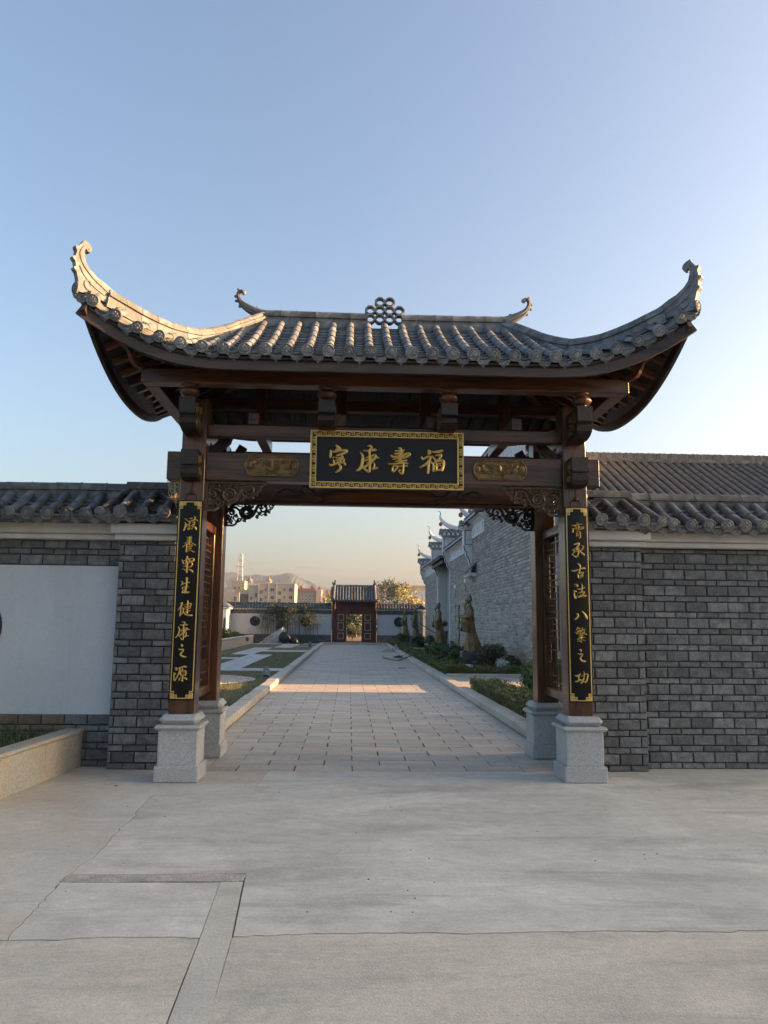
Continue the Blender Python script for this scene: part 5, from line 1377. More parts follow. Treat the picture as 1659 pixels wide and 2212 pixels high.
rowm = q.mesh('tile_run'); rowm.materials.append(mat('small_grey_tile', (.158, .152, .148), (.10, .098, .098), 7, .75, .3, 50, var=.20, c3=(.21, .195, .18), scale3=2.2, amt3=.6))
x = 5.45; cnt = 0; tr = MB()
while x < 14.8:
    for s in range(NS):
        o = V((x, E0, E1-.03))+SL*(ln*s/NS)
        if cnt < 300: put('tile_run', rowm, None, wr, frame(o, SL, SL.cross(V((1, 0, 0)))*-1) @ Mx.Diagonal((ln/NS, 1, 1, 1)))
        cnt += 1
    o = V((x+.131, E0, E1-.058))
    for s in range(int(ln/.09)):
        a = o+SL*(.09*s); c_ = a+SL*.095
        tr.add([a+V((-.08, 0, .018)), a+V((.08, 0, .018)), c_+V((.08, 0, 0)), c_+V((-.08, 0, 0))], [(0, 1, 2, 3)])
    x += .262
put('trough_tiles', tr, rowm.materials[0], wr, kind='stuff')
for i in range(26):
    b = MB()
    for k in range(5): b.box(5.35+i*.36+k*.07, 5.35+i*.36+k*.07+.062, R0_-.11, R0_+.11, R1_-.1, R1_+.20+.012*(k % 2))
    put('ridge_tile', b, rowm.materials[0], wr)
b = MB(); b.box(5.35, 14.8, R0_-.16, R0_+.16, R1_-.1, R1_+.02); put('ridge_bed', b, K['mortar_bed'], wr)
# unseen blocks added to the east to keep low sun off the ground here
K['block_wall'] = mat('plain_render', (.40, .38, .35), (.33, .32, .30), 1.5, .85)
nh = thing('sun_block_near', 'unseen house-shaped block added east of the forecourt to stop the low sun', 'house', (14, 7, 0))
fl = thing('sun_block_far', 'unseen plain slab added some way east of the forecourt to stop the low sun', 'building', (84, -4, 0))  # added slab out of view, sized to shade the forecourt from low sun
b = MB(); b.box(76, 92, -16, 8.6, 0, 16.6); put('wall', b, K['block_wall'], fl)
b = MB(); b.box(75.7, 92.3, -16.3, 8.9, 16.6, 17.0); put('parapet', b, K['block_wall'], fl)
b = MB(); b.box(11.3, 17, 7.6, 9.95, 0, 4.75); put('wall', b, K['block_wall'], nh)
b = MB(); b.prism([(11.0, 4.75), (14.1, 5.1), (17.3, 4.75)], lambda a, c, d: V((a, d, c)), 7.5, 10.0); put('block_roof', b, K['tile_dark'], nh)
# ------------------------------------------------------------------ bronze statues
K['bronze'] = mat('aged_bronze', (.18, .13, .065), (.065, .05, .028), 7, .42, .15, 30, metal=.45, c3=(.26, .195, .095), scale3=3.5, amt3=.6)
K['bronze_dark'] = mat('dark_bronze', (.05, .04, .022), (.03, .026, .017), 8, .45, metal=.5)
K['slate'] = mat('dark_pedestal_stone', (.075, .08, .088), (.05, .053, .06), 40, .35, .05, 100)
def el(z, xc, rx, ry, yc=0, folds=0, nf=9, ph=0, n=28):
    out = []
    for k in range(n):
        q = 2*math.pi*k/n
        m = 1+folds*math.sin(nf*q+ph)+folds*.5*math.sin((nf*1.7)*q+ph*2)
        out.append(V((xc+rx*m*math.cos(q), yc+ry*m*math.sin(q), z)))
    return out
def statue(x, y, z0, H, label, pose, ped):
    st = thing('statue', label, 'statue', (x, y, 0), 'bronze statues along the flower beds')
    b = MB()
    fl = pose.get('flare', .0)
    # robe and trunk, looking along -X
    b.loft([el(.0, .06+fl, .235+fl, .20, 0, .05, 8, 1), el(.12, .06+fl*.9, .215+fl*.9, .195, 0, .055, 8, 1.1), el(.35, .05+fl*.6, .185+fl*.6, .19, 0, .045, 8, 1.3), el(.60, .035+fl*.3, .15+fl*.3, .185, 0, .04, 8, 1.5),
            el(.90, .015, .135, .185, 0, .02, 7, 1), el(1.10, .02, .128, .205, 0, .01, 6, 1), el(1.28, .03, .115, .215), el(1.37, .035, .098, .19), el(1.42, .03, .07, .11), el(1.455, .02, .052, .056), el(1.54, .008, .050, .052)])
    # head: skull, brow, nose, jaw, ears, bun or cap
    b.ball((-.005, 0, 1.65), (.105, .085, .125), 16, 10); b.ball((-.055, 0, 1.585), (.06, .058, .055), 10, 6)
    b.loft([el(1.65, -.10, .022, .016, 0, n=8), el(1.61, -.125, .026, .022, 0, n=8), el(1.59, -.105, .02, .02, 0, n=8)])
    for s in (-1, 1):
        b.ball((-.07, s*.034, 1.66), (.022, .026, .014), 8, 5); b.ball((.005, s*.078, 1.63), (.024, .014, .036), 8, 5)
    if pose.get('bun', True):
        b.ball((.03, 0, 1.775), (.04, .04, .038), 10, 6); b.ball((.02, 0, 1.74), (.055, .055, .03), 10, 6)
    else:
        b.loft([el(1.69, .0, .10, .085, n=16), el(1.76, .01, .098, .083, n=16), el(1.80, .03, .075, .075, n=16), el(1.84, .05, .05, .06, n=16)])
    # beard
    bl = pose.get('beard', .18)
    b.tube([V((-.085, 0, 1.56)), V((-.125, 0, 1.50)), V((-.15, 0, 1.56-bl*.7)), V((-.145, 0, 1.56-bl))], [.045, .046, .03, .01], 10)
    # arms: shoulder, elbow, wrist, then hanging sleeve cloth
    for s, (ex, ey, ez), (wx, wy, wz), slv in pose['arms']:
        b.tube([V((.02, s*.15, 1.36)), V((.01, s*.215, 1.28)), V((ex, ey, ez)), V(((ex+wx)/2, (ey+wy)/2, (ez+wz)/2)), V((wx, wy, wz))], [.09, .092, .085, .085, .062], 12)
        if slv > 0:
            mx, my = (ex*.5+wx*.5), (ey*.5+wy*.5)
            b.loft([el(max(ez, wz)-.02, mx, abs(ex-wx)*.45+.04, .06, my, n=16), el((ez+wz)/2-slv*.4, mx+.01, abs(ex-wx)*.48+.06, .065, my, .05, 5, 1, n=16), el((ez+wz)/2-slv*.8, mx+.03, .135, .06, my, .06, 5, 2, n=16), el((ez+wz)/2-slv, mx+.04, .105, .05, my, .06, 5, 2, n=16)])
        # hand: palm, four curled fingers and thumb closing round what it holds
        b.ball((wx-.045, wy, wz+.005), (.045, .03, .04), 10, 6)
        for f in range(4):
            zf = wz+.03-f*.02; L_ = (.9, 1, .95, .8)[f]
            b.tube([V((wx-.06, wy-s*.02, zf)), V((wx-.06-.035*L_, wy-s*.03, zf)), V((wx-.06-.045*L_, wy-s*.005, zf-.004)), V((wx-.06-.03*L_, wy+s*.015, zf-.006))], .0105, 6)
        b.tube([V((wx-.03, wy+s*.025, wz+.03)), V((wx-.06, wy+s*.035, wz+.045)), V((wx-.085, wy+s*.02, wz+.045))], .012, 6)
    # shoes
    for s in (-1, 1): b.ball((-.17+fl*.4, s*.09, .03), (.09, .05, .04), 10, 5)
    me = b.mesh('body')
    tmp = bpy.data.objects.new('tmp', me); C.objects.link(tmp)
    rmx = tmp.modifiers.new('r', 'REMESH'); rmx.mode = 'VOXEL'; rmx.voxel_size = .0135; rmx.use_smooth_shade = True
    smx = tmp.modifiers.new('s', 'SMOOTH'); smx.factor = .5; smx.iterations = 2
    dg = bpy.context.evaluated_depsgraph_get()
    body = bpy.data.meshes.new_from_object(tmp.evaluated_get(dg)); body.name = 'body'
    bpy.data.objects.remove(tmp)
    k = H/1.82
    M = T(x, y, z0, k, pose.get('turn', 0))
    bo = put('body', body, K['bronze'], st, M)
    f = MB()                                    # robe edges and drapery lines
    for pts in pose.get('folds', []): f.tube([V(p) for p in smoothline(pts, 6)], .011, 6)
    f.tube([V((.152*-math.cos(q)*.98, .205*math.sin(q), 1.0+.01*math.sin(3*q))) for q in np.linspace(-2.2, 2.2, 20)], .012, 6)
    f.tube([V(p) for p in smoothline([(-.02, .12, 1.44), (-.12, .04, 1.30), (-.155, -.02, 1.12), (-.16, -.05, 1.0)], 5)], .012, 6)
    f.tube([V(p) for p in smoothline([(-.02, -.12, 1.44), (-.12, -.05, 1.32), (-.15, .0, 1.2)], 5)], .012, 6)
    put('robe_folds', f, K['bronze'], bo, M)
    for nm, fn in pose.get('held', []):
        h = MB(); fn(h); put(nm, h, K['bronze_dark'], st, M)
    p = MB(); w_ = .30
    p.bbox(x-w_, x+w_+.08, y-.28, y+.28, .05, z0-.30, .01); p.bbox(x-w_+.02, x+w_+.06, y-.26, y+.26, z0-.28, z0+.005, .01)
    put('pedestal', p, K['slate'], st)
    if ped:
        p = MB(); p.bbox(x-w_-.01, x+w_+.09, y-.29, y+.29, z0-.31, z0-.275, .006); put('pedestal_band', p, K['granite'], st)
def staff(x, yy, z0, z1):
    return lambda h: h.tube([V((x+.01*math.sin(i*1.7), yy+.008*math.cos(i*2.1), z0+(z1-z0)*i/12)) for i in range(13)], [.02+.004*math.sin(i*2.3) for i in range(13)], 7)
def gourd(h): h.ball((-.25, -.06, .70), (.055, .055, .06), 10, 6); h.ball((-.25, -.06, .79), (.038, .038, .045), 10, 6); h.tube([V((-.25, -.06, .82)), V((-.31, -.08, .93))], .008, 5)
drape = [[(-.17, -.24, 1.02), (-.06, -.285, .80), (.06, -.27, .78), (.14, -.19, 1.02)], [(-.19, -.23, .98), (-.06, -.285, .70), (.08, -.27, .68), (.15, -.18, .9)], [(-.20, -.22, .92), (-.07, -.27, .60), (.08, -.26, .60), (.15, -.17, .78)], [(-.14, -.24, 1.12), (-.03, -.27, .92), (.08, -.25, .92), (.13, -.2, 1.1)]]
statue(3.49, 16.5, .69, 1.84, 'bronze elder in a wide robe grasping a tall gnarled staff, a gourd at his side', dict(flare=.07, beard=.26, folds=drape, arms=[(-1, (-.06, -.26, 1.08), (-.275, -.11, 1.10), .46), (1, (-.05, .24, 1.08), (-.2, .06, .92), .25)], held=[('staff', staff(-.345, -.11, -.02, 1.46)), ('gourd', gourd)]), True)
statue(3.55, 25.5, .72, 1.79, 'bronze bearded scholar clasping a bundle at his waist, hair in a bun, no staff', dict(flare=.05, beard=.2, folds=drape[:2], arms=[(-1, (-.03, -.26, 1.02), (-.17, -.08, .82), .30), (1, (-.03, .25, 1.02), (-.19, .04, .88), .25)], held=[('bundle', lambda h: (h.ball((-.24, -.02, .78), (.05, .09, .10), 9, 6), h.tube([V((-.2, .02, .7)), V((-.23, .03, 1.25))], .016, 6)))]), False)
statue(3.52, 37.0, .66, 1.78, 'bronze scholar in a tall cap raising one hand before his chest', dict(flare=.02, bun=False, beard=.22, turn=-.35, folds=drape[:1], arms=[(-1, (.0, -.27, 1.05), (-.08, -.22, .80), .28), (1, (-.06, .24, 1.06), (-.24, .14, 1.18), .22)], held=[('scroll', lambda h: h.tube([V((-.30, .14, 1.10)), V((-.30, .14, 1.30))], .022, 8))]), False)
statue(3.40, 43.6, .63, 1.80, 'bronze herb gatherer holding a slim staff and a small basket', dict(flare=.03, bun=False, beard=.16, turn=.1, folds=drape[1:2], arms=[(-1, (-.06, -.25, 1.08), (-.28, -.10, 1.12), .34), (1, (-.05, .24, 1.05), (-.2, .08, .95), .2)], held=[('staff', staff(-.35, -.10, -.02, 1.30)), ('basket', lambda h: h.ball((-.27, -.02, 1.22), (.08, .08, .06), 10, 6))]), False)

# ------------------------------------------------------------------ planting
K['box_leaf'] = mat('boxwood_leaf', (.115, .145, .038), (.07, .105, .025), 1.6, .55, var=.40, c3=(.165, .085, .03), scale3=1.6, amt3=.6)
K['dark_leaf'] = mat('dark_shrub_leaf', (.06, .095, .03), (.036, .062, .021), 2.5, .5, var=.40)
K['green_leaf'] = mat('green_shrub_leaf', (.105, .165, .035), (.065, .115, .025), 2.5, .55, var=.40)
K['rose_leaf'] = mat('rose_leaf', (.07, .092, .045), (.045, .064, .034), 3, .5, var=.40, c3=(.13, .05, .03), scale3=4, amt3=.45)
K['yellow_leaf'] = mat('autumn_leaf', (.34, .28, .06), (.24, .22, .05), .5, .6, var=.35)
K['bamboo_leaf'] = mat('bamboo_leaf', (.075, .09, .035), (.045, .06, .024), .8, .6, var=.40)
K['red_leaf'] = mat('red_leaf', (.30, .045, .05), (.2, .03, .04), 6, .55, var=.35)
K['red_petal'] = mat('red_petal', (.50, .03, .025), (.35, .02, .02), 9, .5)
K['white_petal'] = mat('white_petal', (.62, .58, .52), rough=.6)
K['twig'] = mat('twig_bark', (.11, .08, .055), (.07, .05, .035), 20, .85)
def hedge(x0, x1, y0, y1, h, n, label, size=.042):
    hd = thing('hedge', label, 'hedge', ((x0+x1)/2, (y0+y1)/2, .07))
    def top(X, Y): return h*(.80+.20*np.sin(X*9+3*np.sin(Y*2.1))*np.sin(Y*3.3+X*2))+.03*rng.normal(size=len(X))
    X, Y = rng.uniform(x0, x1, n), rng.uniform(y0, y1, n); hh = top(X, Y)
    Z = .05+hh*rng.beta(2.2, 1.0, n)
    side = rng.random(n) < .45
    X[side] = np.where(rng.random(side.sum()) < .6, x0+abs(rng.normal(size=side.sum()))*.05, x1-abs(rng.normal(size=side.sum()))*.05)
    front = rng.random(n) < .08
    Y[front] = y0+abs(rng.normal(size=front.sum()))*.06
    put('leaves', leaf_mesh('leaves', np.stack([X, Y, Z], 1), size, .55, .6), K['box_leaf'], hd, kind='stuff')
    s = MB()
    for i in range(int((y1-y0)*6)):
        x, y = rng.uniform(x0+.05, x1-.05), rng.uniform(y0, y1)
        s.tube([V((x, y, .05)), V((x+rng.normal()*.04, y+rng.normal()*.04, .05+h*rng.uniform(.5, 1.0)))], .006, 4)
    put('stems', s, K['twig'], hd, kind='stuff')
hedge(2.44, 3.05, 2.6, 9.9, .36, 26000, 'clipped low box hedge beside the near stretch of kerb, this side of the crossing', .034)
hedge(2.44, 3.0, 14.15, 35.2, .34, 42000, 'long low box hedge with reddish tips edging the bed of the two nearer statues', .045)
hedge(3.0, 5.0, 14.15, 15.1, .34, 12000, 'short run of box hedge returning from the kerb along the far edge of the crossing', .04)
hedge(2.44, 3.6, 36.6, 46.2, .36, 14000, 'farthest low box hedge at the feet of the two distant statues', .06)
def shrub(x, y, r, h, n, leaf, label, size=.05, flowers=None, name='shrub', cat='shrub', zb=.07, group=None, lumps=8):
    sh_ = thing(name, label, cat, (x, y, zb), group)
    P = blob_pts(n, (x, y, zb+h*.55), (r, r, h*.52), lumps); P = P[P[:, 2] > zb]
    put('foliage', leaf_mesh('foliage', P, size, .55, .3), K[leaf], sh_, kind='stuff')
    s = MB()
    for i in range(9):
        a = rng.uniform(0, 6.28); q = rng.uniform(.3, .75)
        s.tube([V((x, y, zb-.02)), V((x+r*.3*math.cos(a), y+r*.3*math.sin(a), zb+h*.4)), V((x+r*q*math.cos(a), y+r*q*math.sin(a), zb+h*rng.uniform(.6, .95)))], [.014, .009, .004], 5)
    put('stems', s, K['twig'], sh_)
    for fm, k in (flowers or ()):
        for i in range(k):
            p = P[rng.integers(len(P))]; c = np.array([x, y, zb+h*.5]); p = c+(p-c)*1.04
            fb = MB()
            for j in range(6):
                q = j*1.047; fb.ball((p[0]+.022*math.cos(q), p[1]+.022*math.sin(q), p[2]), (.02, .02, .012), 6, 3)
            fb.ball((p[0], p[1], p[2]+.006), (.016, .016, .016), 6, 4)
            put('flower', fb, K[fm], sh_)
shrub(3.34, 7.3, .52, .86, 9000, 'green_leaf', 'rounded bright green bush beside the rear post, in the bed this side of the crossing', .042, [('red_petal', 2)])
shrub(3.5, 4.6, .55, .95, 8000, 'green_leaf', 'rounded green bush close behind the lattice screen of the all-brick side', .042)
shrub(4.3, 9.0, .5, .8, 4500, 'dark_leaf', 'dark green bush at the back of the near bed, against the crossing', .05)
shrub(3.95, 15.6, .55, .95, 8500, 'rose_leaf', 'dark rose bush in front of the staff-bearing statue, with red blooms', .05, [('red_petal', 9), ('white_petal', 2)], 'rose_bush')
shrub(3.25, 15.7, .34, .55, 3000, 'rose_leaf', 'small rose bush beside the white stone block, with red and white blooms', .045, [('red_petal', 5), ('white_petal', 4)], 'rose_bush')
shrub(4.6, 15.3, .42, .55, 3200, 'rose_leaf', 'sprawling low rose bush against the hall footing', .045, [('red_petal', 3), ('white_petal', 2)], 'rose_bush')
shrub(3.2, 17.9, .42, .72, 4200, 'green_leaf', 'green rounded shrub just beyond the staff-bearing statue', .055)
shrub(3.4, 20.2, .48, .78, 4200, 'dark_leaf', 'dark glossy shrub between the two nearer statues', .055)
shrub(3.1, 22.6, .42, .80, 4000, 'green_leaf', 'light green shrub in front of the statue clasping a bundle', .06)
shrub(4.1, 22.4, .5, .80, 3600, 'dark_leaf', 'dark leggy shrub near the hall in front of the bundle statue', .06)
shrub(3.2, 27.2, .3, .42, 1600, 'rose_leaf', 'low flowering bush with white blooms beyond the bundle statue', .05, [('white_petal', 6)], 'rose_bush')
shrub(2.95, 19.2, .3, .45, 1600, 'rose_leaf', 'low rose bush by the speckled garden light, one orange-red bloom', .05, [('red_petal', 2)], 'rose_bush')
shrub(4.0, 31.0, .5, .95, 3200, 'dark_leaf', 'sparse dark shrub midway to the capped scholar statue', .07)
shrub(3.6, 35.0, .5, .85, 2600, 'rose_leaf', 'grey-brown bush at the foot of the capped scholar statue', .07)
shrub(3.1, 41.8, .55, .95, 3000, 'green_leaf', 'green bush at the foot of the herb gatherer statue', .08)
shrub(3.9, 39.6, .5, .8, 2200, 'dark_leaf', 'dark bush between the two farthest statues', .08)
# red-leaved plant in a tall dark pot in the porch
pt = thing('potted_plant', 'red-leaved plant in a tall square dark pot against the grey porch wall', 'plant', (4.75, 33.4, 0))
b = MB(); b.loft([[V((4.75+s*a, 33.4+s*c, z)) for a, c in ((-1, -1), (1, -1), (1, 1), (-1, 1))] for s, z in ((.17, .05), (.21, 1.08), (.23, 1.10), (.23, 1.16), (.19, 1.16), (.19, 1.08))]); put('pot', b, K['slate'], pt)
put('foliage', leaf_mesh('foliage', blob_pts(520, (4.75, 33.4, 1.45), (.36, .36, .34)), .07), K['red_leaf'], pt, kind='stuff')
b = MB()
for i in range(5): b.tube([V((4.75, 33.4, 1.1)), V((4.75+rng.normal()*.2, 33.4+rng.normal()*.2, 1.65))], .01, 4)
put('stem', b, K['twig'], pt)
# shrubs behind the low wall on the far left of the lawn
lw = thing('low_wall', 'long low cream garden wall edging the lawn in front of the bushes', 'wall', (-7.2, 40, 0))
b = MB(); b.bbox(-7.35, -7.08, 31, 46.3, 0, .55, .02); put('wall', b, K['granite_warm'], lw)
b = MB(); b.bbox(-7.40, -7.04, 31, 46.3, .55, .62, .015); put('coping', b, K['kerb'], lw)
for i, (x, y, r, h, lf, lab) in enumerate(((-8.3, 34, .9, 1.5, 'dark_leaf', 'tall dark bush behind the cream low wall, nearest the gateway'), (-8.1, 38, .9, 1.25, 'green_leaf', 'middle rounded bush behind the cream low wall'), (-7.9, 42.5, .9, .95, 'box_leaf', 'lowest olive bush behind the cream low wall, nearest the far wall'))):
    shrub(x, y, r, h, 3800, lf, lab, .11)
# bamboo along the far wall
K['cane'] = mat('bamboo_cane', (.10, .105, .05), (.065, .07, .035), 5, .5)
def bamboo(x, y, h):
    bt = thing('bamboo', 'slender bamboo stem with feathery top before the far white wall', 'bamboo', (x, y, 0), 'bamboo stems along the far wall')
    b = MB(); lx, ly = rng.normal()*.12, rng.normal()*.08
    b.tube([V((x+lx*(i/6)**2, y+ly*(i/6)**2, h*i/6)) for i in range(7)], [.024, .024, .023, .021, .018, .013, .006], 6); put('cane', b, K['cane'], bt)
    n = 170; t = rng.uniform(.30, 1.0, n)**.6
    P = np.stack([x+lx*t**2+rng.normal(size=n)*.26*(1.1-.4*t), y+ly*t**2+rng.normal(size=n)*.2, h*t+rng.normal(size=n)*.08], 1)
    me = leaf_mesh('leaves', P, .13, .2, -.2); put('leaves', me, K['bamboo_leaf'], bt, kind='stuff')
for i, x in enumerate(np.linspace(-6.75, -2.75, 26)):
    bamboo(x+rng.normal()*.06, 47.35+rng.uniform(-.2, .2), rng.uniform(2.45, 3.1)-(.5 if x < -6.4 or x > -3.1 else 0))
# ------------------------------------------------------------------ far wall and small gatehouse
K['maroon'] = mat('maroon_timber', (.095, .022, .018), (.06, .015, .013), 3, .6, .1, 40, stretch=(1, 1, .3))
K['orange_wood'] = mat('orange_door_frame', (.30, .12, .035), (.2, .08, .025), 8, .5)
K['cream_line'] = mat('cream_moulding', (.50, .42, .26), rough=.6)
def far_wall(x0, x1, label, discs):
    o = thing('boundary_wall', label, 'wall', ((x0+x1)/2, 48, 0)); y = 47.9
    b = MB(); b.box(x0, x1, y+.01, y+.3, 0, 2.5); core_ = put('wall_core', b, K['mortar'], o)
    b = MB(); b.box(x0, x1, y-.01, y+.02, .66, 2.13); put('plaster_panel', b, K['plaster'], o)
    bb = MB()
    n = 0
    for z0, z1 in ((0, .66), (2.13, 2.42)):
        z, r = z0, 0
        while z < z1-.03:
            x = x0-(.13 if r % 2 else 0)
            while x < x1:
                p, q = max(x, x0), min(x+.25, x1)
                if q-p > .05:
                    bb2 = MB(); bb2.box(p+.006, q-.006, y-.02, y+.02, z+.006, min(z+.082, z1-.004))
                    if n < 290 and -4.5 < p < 4 : put('brick', bb2, K['brick'], core_); n += 1
                    else: bb.add(bb2.v, bb2.f)
                x += .25
            z += .09; r += 1
    put('far_bricks', bb, K['brick'], core_, kind='stuff')
    b = MB(); b.box(x0, x1, y-.14, y+.4, 2.42, 2.47); b.box(x0, x1, y-.2, y+.44, 2.47, 2.53); put('cornice', b, K['cornice'], o)
    b = MB(); b.prism([(-.36, 2.53), (0, 2.84), (.36, 2.53)], lambda a, c, d: V((d, y+.14+a, c)), x0, x1); rf = put('wall_roof', b, K['tile_dark'], o)
    m = MB()
    i = 0; x = x0+.1
    while x < x1:
        q = MB(); q.tube([V((x, y-.25, 2.575)), V((x, y+.1, 2.86))], .05, 6)
        put('cover_tile', q, K['tile_dark'], rf)
        q = MB(); q.prism([(x+.03, 2.55), (x+.18, 2.55), (x+.105, 2.45)], lambda a, c, d: V((a, d, c)), y-.245, y-.225); put('drip_tile', q, K['tile_dark'], rf)
        x += .21
    b = MB(); b.sweep([V((x0, y+.14, 2.86)), V((x1, y+.14, 2.86))], RP); put('ridge', b, K['tile_dark'], rf)
    for cx, cz in discs:
        b = MB(); b.lathe([(.355, 0), (.355, .05), (.30, .06), (.30, .03)], 28, M=Mx.Translation(V((cx, y-.01, cz))) @ Mx.Rotation(math.pi/2, 4, 'X'))
        dd = put('roundel', b, K['ink'], o)
        b = MB()
        for k in range(5):
            b.tube([V((cx+rng.normal()*.12, y-.062, cz+rng.normal()*.12)) for _ in range(3)], .012, 4)
        put('carving', b, K['slate'], dd)
    return o
fo = far_wall(-9.2, -1.66, 'far white and brick boundary wall behind the bamboo, with dark roundels', ((-7.22, 1.6), (-3.55, 1.62)))
far_wall(1.66, 5.0, 'far white and brick boundary wall by the hall, behind the two distant statues', ((3.25, 1.63),))
b = MB(); b.box(-5.62, -5.12, 47.72, 47.9, 0, 2.42); pr_ = put('pier', b, K['mortar'], fo)
for r in range(26):
    for c_ in range(2):
        q = MB(); q.box(-5.615+c_*.25+(.0 if r % 2 else -.0), -5.38+c_*.25, 47.70, 47.74, r*.092+.006, r*.092+.085); put('brick', q, K['brick'], pr_)
sg_ = thing('vertical_sign', 'narrow gilt vertical plaque on the brick pier behind the bamboo', 'sign', (-5.4, 47.66, 1.45)); b = MB(); b.bbox(-5.47, -5.33, 47.64, 47.70, 1.45, 2.07, .01); put('board', b, K['gold'], sg_)
b = MB(); b.bbox(-5.49, -5.31, 47.66, 47.71, 1.42, 2.10, .01); put('frame', b, K['ink'], sg_)
# the low wall joining the hall to the far wall
jo = thing('side_wall', 'short brick link wall with tiled coping between the hall end and the far wall', 'wall', (4.9, 47, 0))
b = MB(); b.box(4.62, 4.85, 45.95, 47.86, 0, 2.42); put('wall', b, K['hall_brick'], jo)
b = MB(); b.box(4.5, 4.95, 45.96, 47.6, 2.42, 2.54); put('cornice', b, K['limewash'], jo)
b = MB(); b.prism([(-.4, 2.54), (0, 2.86), (.4, 2.54)], lambda a, c, d: V((4.74+a, d, c)), 45.96, 47.55); put('wall_roof', b, K['tile_dark'], jo)
# sunlit return wall at the far left
rw = thing('return_wall', 'white return wall with a dark roundel catching the sun at the far end of the lawn', 'wall', (-8.9, 40, 0))
b = MB(); b.box(-9.3, -8.95, 33, 47.8, 0, 2.45); put('wall', b, K['plaster'], rw)
b = MB(); b.box(-9.42, -8.8, 33, 47.8, 2.42, 2.52); put('cornice', b, K['cornice'], rw)
b = MB(); b.prism([(-.42, 2.53), (0, 2.84), (.42, 2.53)], lambda a, c, d: V((-9.12+a, d, c)), 33, 47.8); put('wall_roof', b, K['tile_dark'], rw)
b = MB(); b.lathe([(.36, 0), (.36, .04), (.3, .05)], 24, M=Mx.Translation(V((-8.95, 45.0, 1.45))) @ Mx.Rotation(math.pi/2, 4, 'Y')); put('roundel', b, K['ink'], rw)

gh = thing('gatehouse', 'small maroon timber gatehouse with pale-ribbed tiled roof at the end of the path', 'gatehouse', (0, 48, .12))
y = 47.82; z0 = .12
def gbox(name, x0, x1, ya, yb, za, zb, m, bev=.01, par=None):
    b = MB(); b.bbox(x0, x1, ya, yb, za, zb, bev); return put(name, b, K[m], par or gh)
for sx in (-1, 1):
    gbox('corner_post', min(sx*1.62, sx*1.38), max(sx*1.62, sx*1.38), y-.06, y+.25, z0, 3.05, 'maroon')
    p = gbox('side_panel', min(sx*1.38, sx*.60), max(sx*1.38, sx*.60), y, y+.15, z0, 2.16, 'maroon')
    for (za, zb) in ((.36, .80), (.98, 1.56), (1.70, 2.14)):
        f = MB(); xa, xb = (min(sx*.76, sx*1.20), max(sx*.76, sx*1.20)); t = .035
        f.box(xa, xb, y-.03, y+.0, za, za+t); f.box(xa, xb, y-.03, y+.0, zb-t, zb); f.box(xa, xa+t, y-.03, y+.0, za+t, zb-t); f.box(xb-t, xb, y-.03, y+.0, za+t, zb-t)
        put('panel_moulding', f, K['cream_line'], p)
    gbox('door_post', min(sx*.60, sx*.54), max(sx*.60, sx*.54), y-.03, y+.2, z0+.08, 2.16, 'orange_wood')
    gbox('bracket', min(sx*1.56, sx*1.42), max(sx*1.56, sx*1.42), y-.30, y-.06, 2.45, 3.05, 'maroon')
gbox('lintel', -1.38, 1.38, y-.02, y+.18, 2.16, 3.05, 'maroon')
gbox('threshold', -.62, .62, y-.03, y+.2, z0, z0+.10, 'orange_wood')
for x in (-.36, -.12, .12, .36):
    b = MB(); b.ball((x, y-.03, 2.33), (.085, .05, .07), 8, 5); put('door_stud', b, K['maroon'], gh)
gbox('eave_board', -1.72, 1.72, y-.62, y-.54, 3.02, 3.14, 'maroon')
b = MB(); b.prism([(-.70, 3.12), (0, 4.12), (.70, 3.12), (.66, 3.06), (0, 4.02), (-.66, 3.06)], lambda a, c, d: V((d, y+.1+a, c)), -1.66, 1.66); gr = put('gatehouse_roof', b, K['tile_dark'], gh)
for i in range(15):
    x = -1.47+i*.21
    for s in (-1, 1):
        b = MB(); b.tube([V((x, y+.1+s*.74, 3.15)), V((x, y+.1+s*.34, 3.66)), V((x, y+.1+s*.04, 4.16))], .048, 7); put('cover_tile', b, K['tile'], gr)
    if i < 14:
        b = MB(); b.prism([(x+.03, 3.16), (x+.18, 3.16), (x+.105, 3.03)], lambda a, c, d: V((a, d, c)), y-.63, y-.60); put('drip_tile', b, K['tile'], gr)
b = MB(); b.sweep([V((-1.42, y+.1, 4.20)), V((1.42, y+.1, 4.20))], RP); put('ridge', b, K['tile'], gr)
for sx in (-1, 1):
    b = MB(); b.sweep([V((sx*1.52, y-.62, 3.20)), V((sx*1.5, y-.2, 3.72)), V((sx*1.47, y+.1, 4.24))], [(a*1.1, c*1.1) for a, c in RP]); put('verge', b, K['tile'], gr)
    for k in range(7):
        b = MB(); t = k/6; b.tube([V((sx*1.56, y-.6+.66*t, 3.2+.95*t)), V((sx*1.76, y-.6+.66*t, 3.06+.95*t))], .055, 6); put('side_tile', b, K['tile_dark'], gr)
    b = MB(); M = frame((sx*1.45, y+.1, 4.2), (sx, 0, 0), (0, 0, 1))
    b.ball((0, 0, 0), (.16, .09, .15), 9, 6, M @ Mx.Translation(V((.03, 0, .12)))); b.ball((0, 0, 0), (.08, .07, .09), 8, 5, M @ Mx.Translation(V((.0, 0, .33))))
    b.tube([M @ V((.1, 0, .12)), M @ V((.2, 0, .2)), M @ V((.17, 0, .32))], .035, 6); b.ball((0, 0, 0), (.06, .06, .05), 7, 5, M @ Mx.Translation(V((-.02, 0, .42))))
    put('ridge_beast', b, K['slate'], gr)
